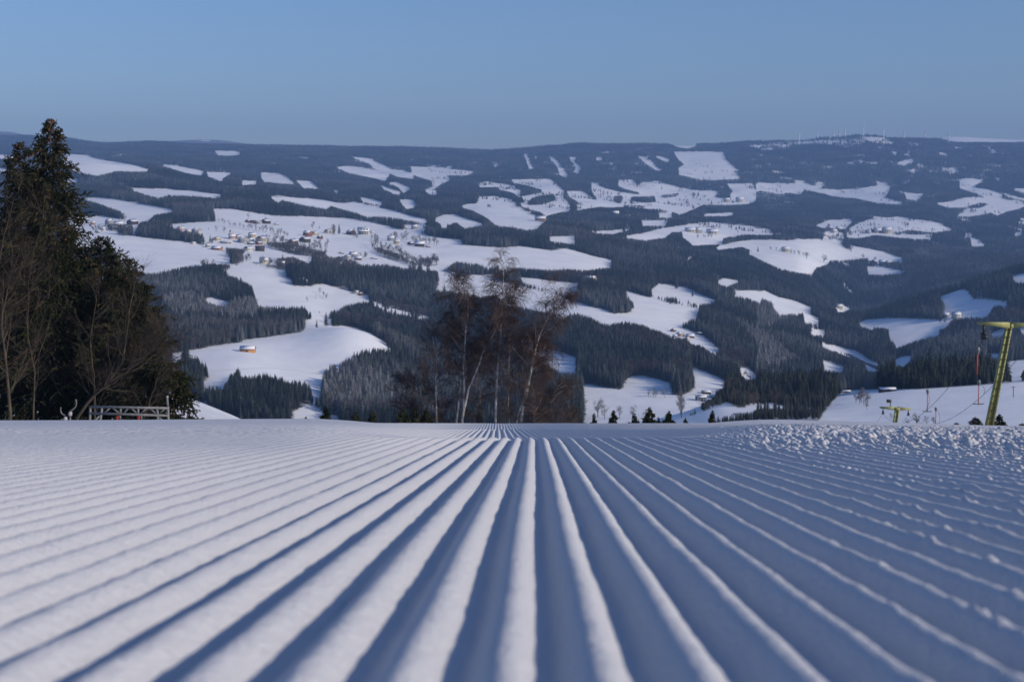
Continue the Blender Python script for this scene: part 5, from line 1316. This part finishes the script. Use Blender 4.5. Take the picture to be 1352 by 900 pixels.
row_of('v7', [(1045,130),(1100,130),(1160,135),(1300,140)], 12, 22, 'bare tree in the row under the long white hill', 'tree row under the white hill', jit=5)
row_of('v7', [(190,170),(280,175),(350,160)], 10, 24, 'bare tree around the far hilltop farm', 'trees around the far hilltop farm', jit=10)
row_of('v7', [(900,180),(950,185),(1010,185)], 8, 30, 'bare tree in the far hamlet', 'trees of the far hamlet', jit=10)
row_of('c5', [(80,425),(150,455),(215,480)], 9, 26, 'bare tree in the slanting hedge of the far left meadow', 'slanting hedge of the far meadow', jit=5)
row_of('c5', [(480,350),(590,380),(700,400),(830,400)], 14, 26, 'bare tree scattered over the middle far meadows', 'trees over the far meadows', jit=16)
row_of('v2', [(120,260),(250,240),(400,260),(480,230)], 14, 60, 'bare tree between the houses of the far left village', 'trees of the far left village', jit=22)
bare('v2', 408, 165, 80, 'tall bare tree at the end of the dark wood above the far left village')
print('bare singles', nb[0])

# single dark firs in and around the village
fs = [0]
def fir(crop, x, y, hpx, label, group=None):
    px, row = PX(crop, x, y); p = hit(px, row); h = max(hpx*CR[crop][2]*p[1]/F, 3)
    e = empty('spruce_tree', p, rb_.uniform(0, 6.28), label, 'tree', group); e.scale = (h*1.15, h*1.15, h)
    cm, tm, _ = SPR[fs[0] % 5]; fs[0] += 1
    for nm, me in (('crown', cm), ('trunk', tm)):
        o = link(bpy.data.objects.new(nm, me), e); o['tone'] = .3; o['frost'] = .08
fir('v4', 455, 188, 72, 'dark fir left of the manor, left of two'); fir('v4', 500, 192, 90, 'taller dark fir left of the manor, right of two')
fir('v4', 628, 190, 60, 'dark fir between the dark gabled house and the manor')
fir('v3', 1185, 640, 110, 'big dark fir in the bare belt below the village, left'); fir('v3', 1300, 660, 90, 'dark fir in the bare belt below the village, right')
fir('v3', 850, 570, 80, 'slim dark fir below the village houses'); fir('v3', 1215, 240, 32, 'small dark fir on the field above the upper right cluster')
fir('v4', 720, 385, 55, 'round dark fir right of the farm above the spruce wood'); fir('v3', 130, 380, 80, 'dark fir between the yellow house and the clump'); fir('v3', 150, 385, 70, 'dark fir hugging the yellow house')
fir('c4', 368, 350, 42, 'lone dark fir on the shaded snow behind the domed field'); fir('c4', 415, 345, 75, 'taller dark fir on the shaded snow behind the domed field')
fir('c6', 875, 158, 52, 'lone dark fir on the upper middle field, left'); fir('c6', 955, 195, 38, 'lone dark fir on the upper middle field, right')
fir('c6', 968, 775, 26, 'small dark fir before the low wood on the near snow')
fir('v7', 560, 250, 32, 'dark fir at the wood tip on the long far field'); fir('v7', 1015, 225, 40, 'dark fir in the notch of the long far field')
for k, x in enumerate((935, 890, 845)): fir('c6', x, 232, 26, 'dark bushy fir along the lower edge of the upper middle field', 'firs along the upper middle field')
# ------------------------------------------------------------------ drag lift
M['lift_paint'] = mat('yellow green lift paint', (.33,.33,.12), .55, var=.3, vscale=1.5, spec=.4)
M['lift_dark'] = mat('dark lattice inside', (.05,.055,.035), .8)
M['black_steel'] = mat('black steel', (.02,.02,.022), .5, spec=.4)
M['grey_steel'] = mat('galvanised steel', (.21,.215,.22), .6, var=.3, vscale=3)
M['cable'] = mat('steel cable', (.05,.05,.055), .6)
M['red_bar'] = mat('red tow bar', (.55,.10,.05), .5, var=.15)
M['red_paint'] = mat('red paint', (.22,.025,.02), .7)
M['white_shell'] = mat('white plastic drum', (.42,.40,.39), .5, var=.2, vscale=4)

def W(px, row, D): return np.array(((px - CX)/F*D, D, ZC - D*(row - YH)/F))
def pylon(name, foot, head, lw, arm_l, arm_r, label, D, big):
    base = np.array(foot); base[2] = ground_z(base[0], base[1])
    e = empty(name, base, 0, label, 'lift pylon', 'pylons of the drag lift')
    H = np.array(head) - base; L0 = np.array((0, 0, -.8)) + H*(-.0)
    u = np.array((1., 0, 0)); w2 = lw/2
    # post: two bright flanges, a dark web between, rungs up the face
    for s in (-1, 1):
        b = MB(); b.bar(L0 + u*s*w2*1.15, H + u*s*w2*.85, lw*.36, lw*.95, lw*.30, lw*.8, up=(0, 1, 0)); b.build('flange', M['lift_paint'], e)
    b = MB(); b.bar(L0 + (0, .02, 0), H + (0, .02, 0), lw*.75, lw*.4, lw*.6, lw*.35, up=(0, 1, 0)); b.build('web', M['lift_paint'], e)
    n = 15 if big else 8
    for i in range(n):
        t = (i + .6)/n; c = L0*(1-t) + H*t; k = w2*(1.15 - .3*t)
        b = MB(); b.box(c + (0, -lw*.5, 0), (2*k + lw*.25, .05, .05 if big else .07)); b.build('rung', M['lift_dark'], e)
    b = MB(); b.box(c*0 + np.array((0, 0, -.2)), (lw*3, lw*3, .5)); b.build('foundation', M['grey_wall'], e)
    # cross arm: tapered box beam, deepest over the post
    hx = H + np.array((0, 0, .12))
    for q, nm in ((arm_l, 'arm'), (arm_r, 'arm')):
        b = MB(); b.bar(hx, hx + np.array(q), .46 if big else .6, .5 if big else .75, .3 if big else .45, .2 if big else .3); b.build(nm, M['lift_paint'], e)
    b = MB(); b.box(hx + (0, 0, -.06), (lw*1.5, lw*1.0, lw*.8)); b.build('head', M['lift_paint'], e)
    ends = []
    for q in (arm_l, arm_r):
        c = hx + np.array(q)*.80 if big else hx + np.array(q)*.82
        b = MB(); b.box(c + (0, 0, -.45), (.16, .16, .7)); b.box(c + (0, 0, -.85), (.34, .5, .16)); hg = b.build('sheave_hanger', M['black_steel'], e)
        for s in (-.32, .32):
            b = MB(); b.tube([c + (-.06, s, -1.1), c + (.06, s, -1.1)], .27, 14); b.build('sheave', M['black_steel'], hg)
        b = MB(); b.add([c + np.array(v) for v in ((-.28,-.35,-1.35),(.2,-.35,-1.35),(.2,-.35,-.95),(-.28,.35,-1.35),(.2,.35,-1.35),(.2,.35,-.95))], [(0,1,4,3),(1,2,5,4),(2,0,3,5)], [(0,2,1),(3,4,5)])
        b.build('guide_shoe', M['black_steel'], hg)
        ends.append(base + c + np.array((0, 0, -1.3)))
    return e, ends
D1 = 123.0
f1 = W(1303, 566, D1); h1 = W(1332, 431, D1)
py1, e1 = pylon('lift_pylon', f1, h1, .44, (-2.75, -.1, .18), (2.75, .1, .05), 'big leaning yellow green lift pylon at the right edge', D1, True)
D2 = 305.0
f2 = W(1177, 590, D2); h2 = W(1184.5, 540, D2)
py2, e2 = pylon('lift_pylon', f2, h2, .75, (-3.7, 0, .25), (2.9, 0, -.1), 'small yellow green lift pylon showing its T top over the brow', D2, False)
b = MB(); hh = np.array(h2) - np.array(py2.location)
b.box(hh + (-1.45, 0, 1.0), (.18, .18, 1.5)); lp = b.build('lamp_post', M['grey_steel'], py2)
b = MB(); b.box(hh + (-1.75, 0, 1.75), (.95, .5, .6)); b.build('floodlight', M['black_steel'], lp)

def cable_pts(a, b, sag, n=40):
    t = np.linspace(0, 1, n)[:, None]; P = a + (b - a)*t; P[:, 2] -= sag*4*(t*(1-t))[:, 0]; return P
e3 = [W(1050, 640, 560), W(1085, 640, 560)]   # next support, down behind the brow
cabA = cable_pts(e1[0], e2[0], 4.2); cabB = cable_pts(e1[1], e2[1], 4.2)
for k, (P, p2, lb) in enumerate([(cabA, e3[0], 'steel haul cable on the left side of the lift'), (cabB, e3[1], 'steel haul cable on the right side of the lift')]):
    back = cable_pts(np.array((P[0][0] - 14 + 0*k, 40.0, P[0][2] + 14)), P[0], 1.0, 12) if False else P[:1]
    Q_ = np.vstack([P, cable_pts(P[-1], p2, 5.0, 24)[1:]])
    b = MB(); b.tube(Q_, .026, 5); o = b.build('cable', M['cable']); tag(o, lb, 'cable', 'cables of the drag lift')

def at_px(P, px):
    q = CX + F*P[:, 0]/P[:, 1]; o = np.argsort(q)
    return np.array([np.interp(px, q[o], P[o, i]) for i in range(3)])
def tbar(P, px, rows, label, tee=True):
    """tow bar hanging from the cable at a column: rows = (drum, rod end)"""
    a = at_px(P, px); D = a[1]
    zd, ze = ZC - D*(rows[0] - YH)/F, ZC - D*(rows[1] - YH)/F
    x = rows[2] if len(rows) > 2 else px
    dx = (x - px)/F*D
    e = empty('tow_bar', a, 0, label, 'tow bar', 'tow bars hanging from the lift cable')
    zd -= a[2]; ze -= a[2]; 
    b = MB(); t = np.linspace(0, 1, 10); cv = np.stack([dx*t + .35*np.sin(t*math.pi), 0*t, zd*t], -1); b.tube(cv, .028, 5); b.build('spring_arm', M['grey_steel'], e)
    b = MB(); b.tube([(dx-.14, 0, zd), (dx+.14, 0, zd)], .24, 14); b.box((dx, 0, zd-.25), (.22, .22, .25)); b.build('cable_drum', M['grey_steel'] , e)
    b = MB(); b.tube([(dx, 0, zd-.3), (dx-.02*abs(ze-zd), 0, ze)], .055, 8); b.build('rod', M['red_bar'], e)
    if tee:
        xe = dx-.02*abs(ze-zd); b = MB(); b.tube([(xe-.62, 0, ze+.03), (xe-.3, 0, ze-.02), (xe, 0, ze-.02), (xe+.3, 0, ze-.02), (xe+.62, 0, ze+.03)], .05, 7); b.build('crossbar', M['black_steel'], e)
    return e
def wp(x, y): return PX('w6', x, y)
tbar(cabA, wp(462,0)[0], (wp(0,598)[1], wp(0,748)[1], wp(477,0)[0]), 'red tow bar hanging between the two pylons, nearer the small pylon')
tbar(cabA, wp(822,0)[0], (wp(0,290)[1], wp(0,474)[1], wp(848,0)[0]), 'bright red tow bar hanging highest, just left of the big pylon', tee=False)
tbar(cabB, wp(562,0)[0], (wp(0,728)[1], wp(0,848)[1], wp(538,0)[0]), 'low red tow bar dipping to the brow right of the small pylon')
tbar(cabB, wp(892,0)[0], (wp(0,530)[1], wp(0,692)[1], wp(857,0)[0]), 'red tow bar with dark crossbar beside the foot half of the big pylon')

def post(crop, x, y, ytop, label, D=None):
    px, row = PX(crop, x, y); p = hit(px, row) if D is None else stand(px, D); h = (row - PX(crop, x, ytop)[1])*p[1]/F
    e = empty('pole', p, 0, label, 'pole')
    b = MB(); b.tube([(0,0,-.5),(0,0,h)], .16, 7); b.build('post', M['dark_timber'], e)
    b = MB(); b.box((0,0,h*.93), (2.2,.16,.18)); b.build('crossarm', M['dark_timber'], e)
post('w6', 1113, 640, 562, 'wooden power pole on the snow slope right of the big pylon')
post('v4', 300, 740, 690, 'thin wooden pole on the lower field below the hip roofed farmhouse')

# ------------------------------------------------------------------ steel gantry of the other lift, at the left
DG_ = 86.0
def G(x, y, dy=0.0):                       # crop w1: [70,515,260,565] scale 7.116
    return W(70 + x/7.116, 515 + y/7.116, DG_ + dy)
g0 = G(715, 330); g0[2] = ground_z(g0[0], g0[1])
ga = empty('lift_gantry', g0, 0, 'low grey steel lattice gantry with red bumpers before the spruces', 'gantry')
def gb(pairs, nm, w_, mt='grey_steel', par=None):
    for a_, b_ in pairs:
        b = MB(); b.bar(np.array(a_) - g0, np.array(b_) - g0, w_); b.build(nm, M[mt], par or ga)
for dy in (0, 2.2):
    gb([(G(345,155,dy), G(1092,168,dy)), (G(345,215,dy), G(1085,238,dy))], 'chord', .125 if dy == 0 else .09)
    gb([(G(352,152,dy), G(340,420,dy)), (G(462,160,dy), G(425,420,dy)), (G(978,165,dy), G(998,420,dy)), (G(1080,165,dy), G(1088,420,dy))], 'leg', .12)
    gb([(G(440,240,dy), G(345,330,dy)), (G(985,245,dy), G(1080,330,dy))], 'leg_brace', .10)
    gb([(G(a,160,dy), G(b_,226,dy)) for a, b_ in ((545,465),(550,640),(715,655),(725,800),(890,815),(900,975),(1070,990))], 'lattice', .075)
    gb([(G(x,160,dy), G(x,230,dy)) for x in (635,800)], 'upright', .11)
gb([(G(x,158,0), G(x,158,2.2)) for x in (352,462,635,800,978,1080)], 'tie', .09)
for x in (618, 818):
    c = G(x, 268) - g0
    hb = MB(); hb.bar(G(x+12, 232) - g0, G(x+12, 275) - g0, .10); h_ = hb.build('bumper_hanger', M['grey_steel'], ga)
    b = MB(); b.box(c + (-.06, -.12, .04), (.16, .22, .30)); b.box(c + (.03, -.12, -.14), (.28, .22, .14)); b.build('bumper', M['red_paint'], h_)
pl = MB(); a_ = G(1080,168) - g0; t_ = G(1073,75) - g0; pl.tube([a_, t_], .06, 8); pm_ = pl.build('lamp_mast', M['grey_steel'], ga)
b = MB(); b.ball(t_ + (0, 0, .08), .085); b.build('lamp', M['white_shell'], pm_)
b = MB(); b.box(t_ + (.10, 0, .32), (.24, .2, .18)); b.build('lamp_head', M['black_steel'], pm_)
for k, (dx, dr, top, lb) in enumerate([(118, 268, (75,160), 'white tow bar drum on a bent arm left of the gantry, lower one'), (162, 222, (212,85), 'white tow bar drum on a bent arm left of the gantry, upper one')]):
    c = G(dx, dr); base = c.copy(); base[2] = ground_z(c[0], c[1])
    e = empty('tow_bar', base, 0, lb, 'tow bar', 'parked tow bars left of the gantry')
    k0 = c - base
    b = MB(); b.tube([k0 + (-.07,0,0), k0 + (.07,0,0)], .15, 14); b.ball(k0 + (0,-.03,0), .13); b.build('cable_drum', M['white_shell'], e)
    b = MB(); b.tube([(k0[0],0,-.3), k0 + (0,0,-.2)], .05, 7); b.build('rod', M['grey_steel'], e)
    tp = G(*top) - base; md = (k0 + tp)/2 + np.array((-.25 if k == 0 else .35, 0, -.05))
    b = MB(); t = np.linspace(0, 1, 12)[:, None]; b.tube((1-t)**2*(k0 + (0,0,.2)) + 2*t*(1-t)*md + t*t*tp, .035, 6); b.build('spring_arm', M['grey_steel'], e)

# ------------------------------------------------------------------ wind turbines on the far ridge
M['turbine'] = mat('turbine white', (.75,.76,.78), .5)
for k, (x, yb, yt) in enumerate([(168,140,70),(285,132,62),(390,120,55),(427,112,50),(463,104,16),(580,82,10),(708,92,35),(838,102,45),(974,102,46),(1123,98,60)]):
    px, rb0 = PX('v6', x, yb); rt0 = PX('v6', x, yt)[1]
    D = 10300.0; p = stand(px, D)
    zt = ZC - D*(rt0 - YH)/F; hub = (zt - p[2])*.72; bl = (zt - p[2])*.36
    nth = ['first', 'second', 'third', 'fourth', 'fifth', 'sixth', 'seventh', 'eighth', 'ninth', 'tenth'][k]
    e = empty('wind_turbine', p, rad(70 + 9*(k % 3)), 'white wind turbine on the far ridge, %s from the left of ten' % nth, 'wind turbine', 'wind turbines on the far ridge')
    b = MB(); b.tube([(0,0,-8),(0,0,hub*.5),(0,0,hub)], [4.6,3.8,2.8], 8); b.build('tower', M['turbine'], e, True)
    b = MB(); b.box((0, 0, hub+1), (5.5, 13, 5.5)); nc = b.build('nacelle', M['turbine'], e)
    ph = 90 + (0, 12, -15, 8, 0, 4, -10, 15, 5, -6)[k]
    for j in range(3):
        a = rad(ph + 120*j); d_ = np.array((math.cos(a), 0, math.sin(a)))
        c = np.array((0, -7.5, hub+1)); b = MB(); b.bar(c, c + d_*bl, 4.4, 1.6, 1.4, .8, up=(0,1,0)); b.build('blade', M['turbine'], nc)

# ------------------------------------------------------------------ wire fence across the domed field
P = [hit(*PX('v8', x, y)) for x, y in ((0,291),(120,285),(250,275),(350,273),(450,280),(560,294),(680,312))]
P = resample(np.array(P), 46); o0 = P[0]
fb = MB()
for p in P: fb.box((p[0]-o0[0], p[1]-o0[1], ground_z(p[0], p[1]) - o0[2] + .5), (.16, .16, 1.5))
fe = fb.build('fence', M['timber']); fe.location = o0; tag(fe, 'thin line of pasture fence posts crossing the domed snowfield', 'fence')
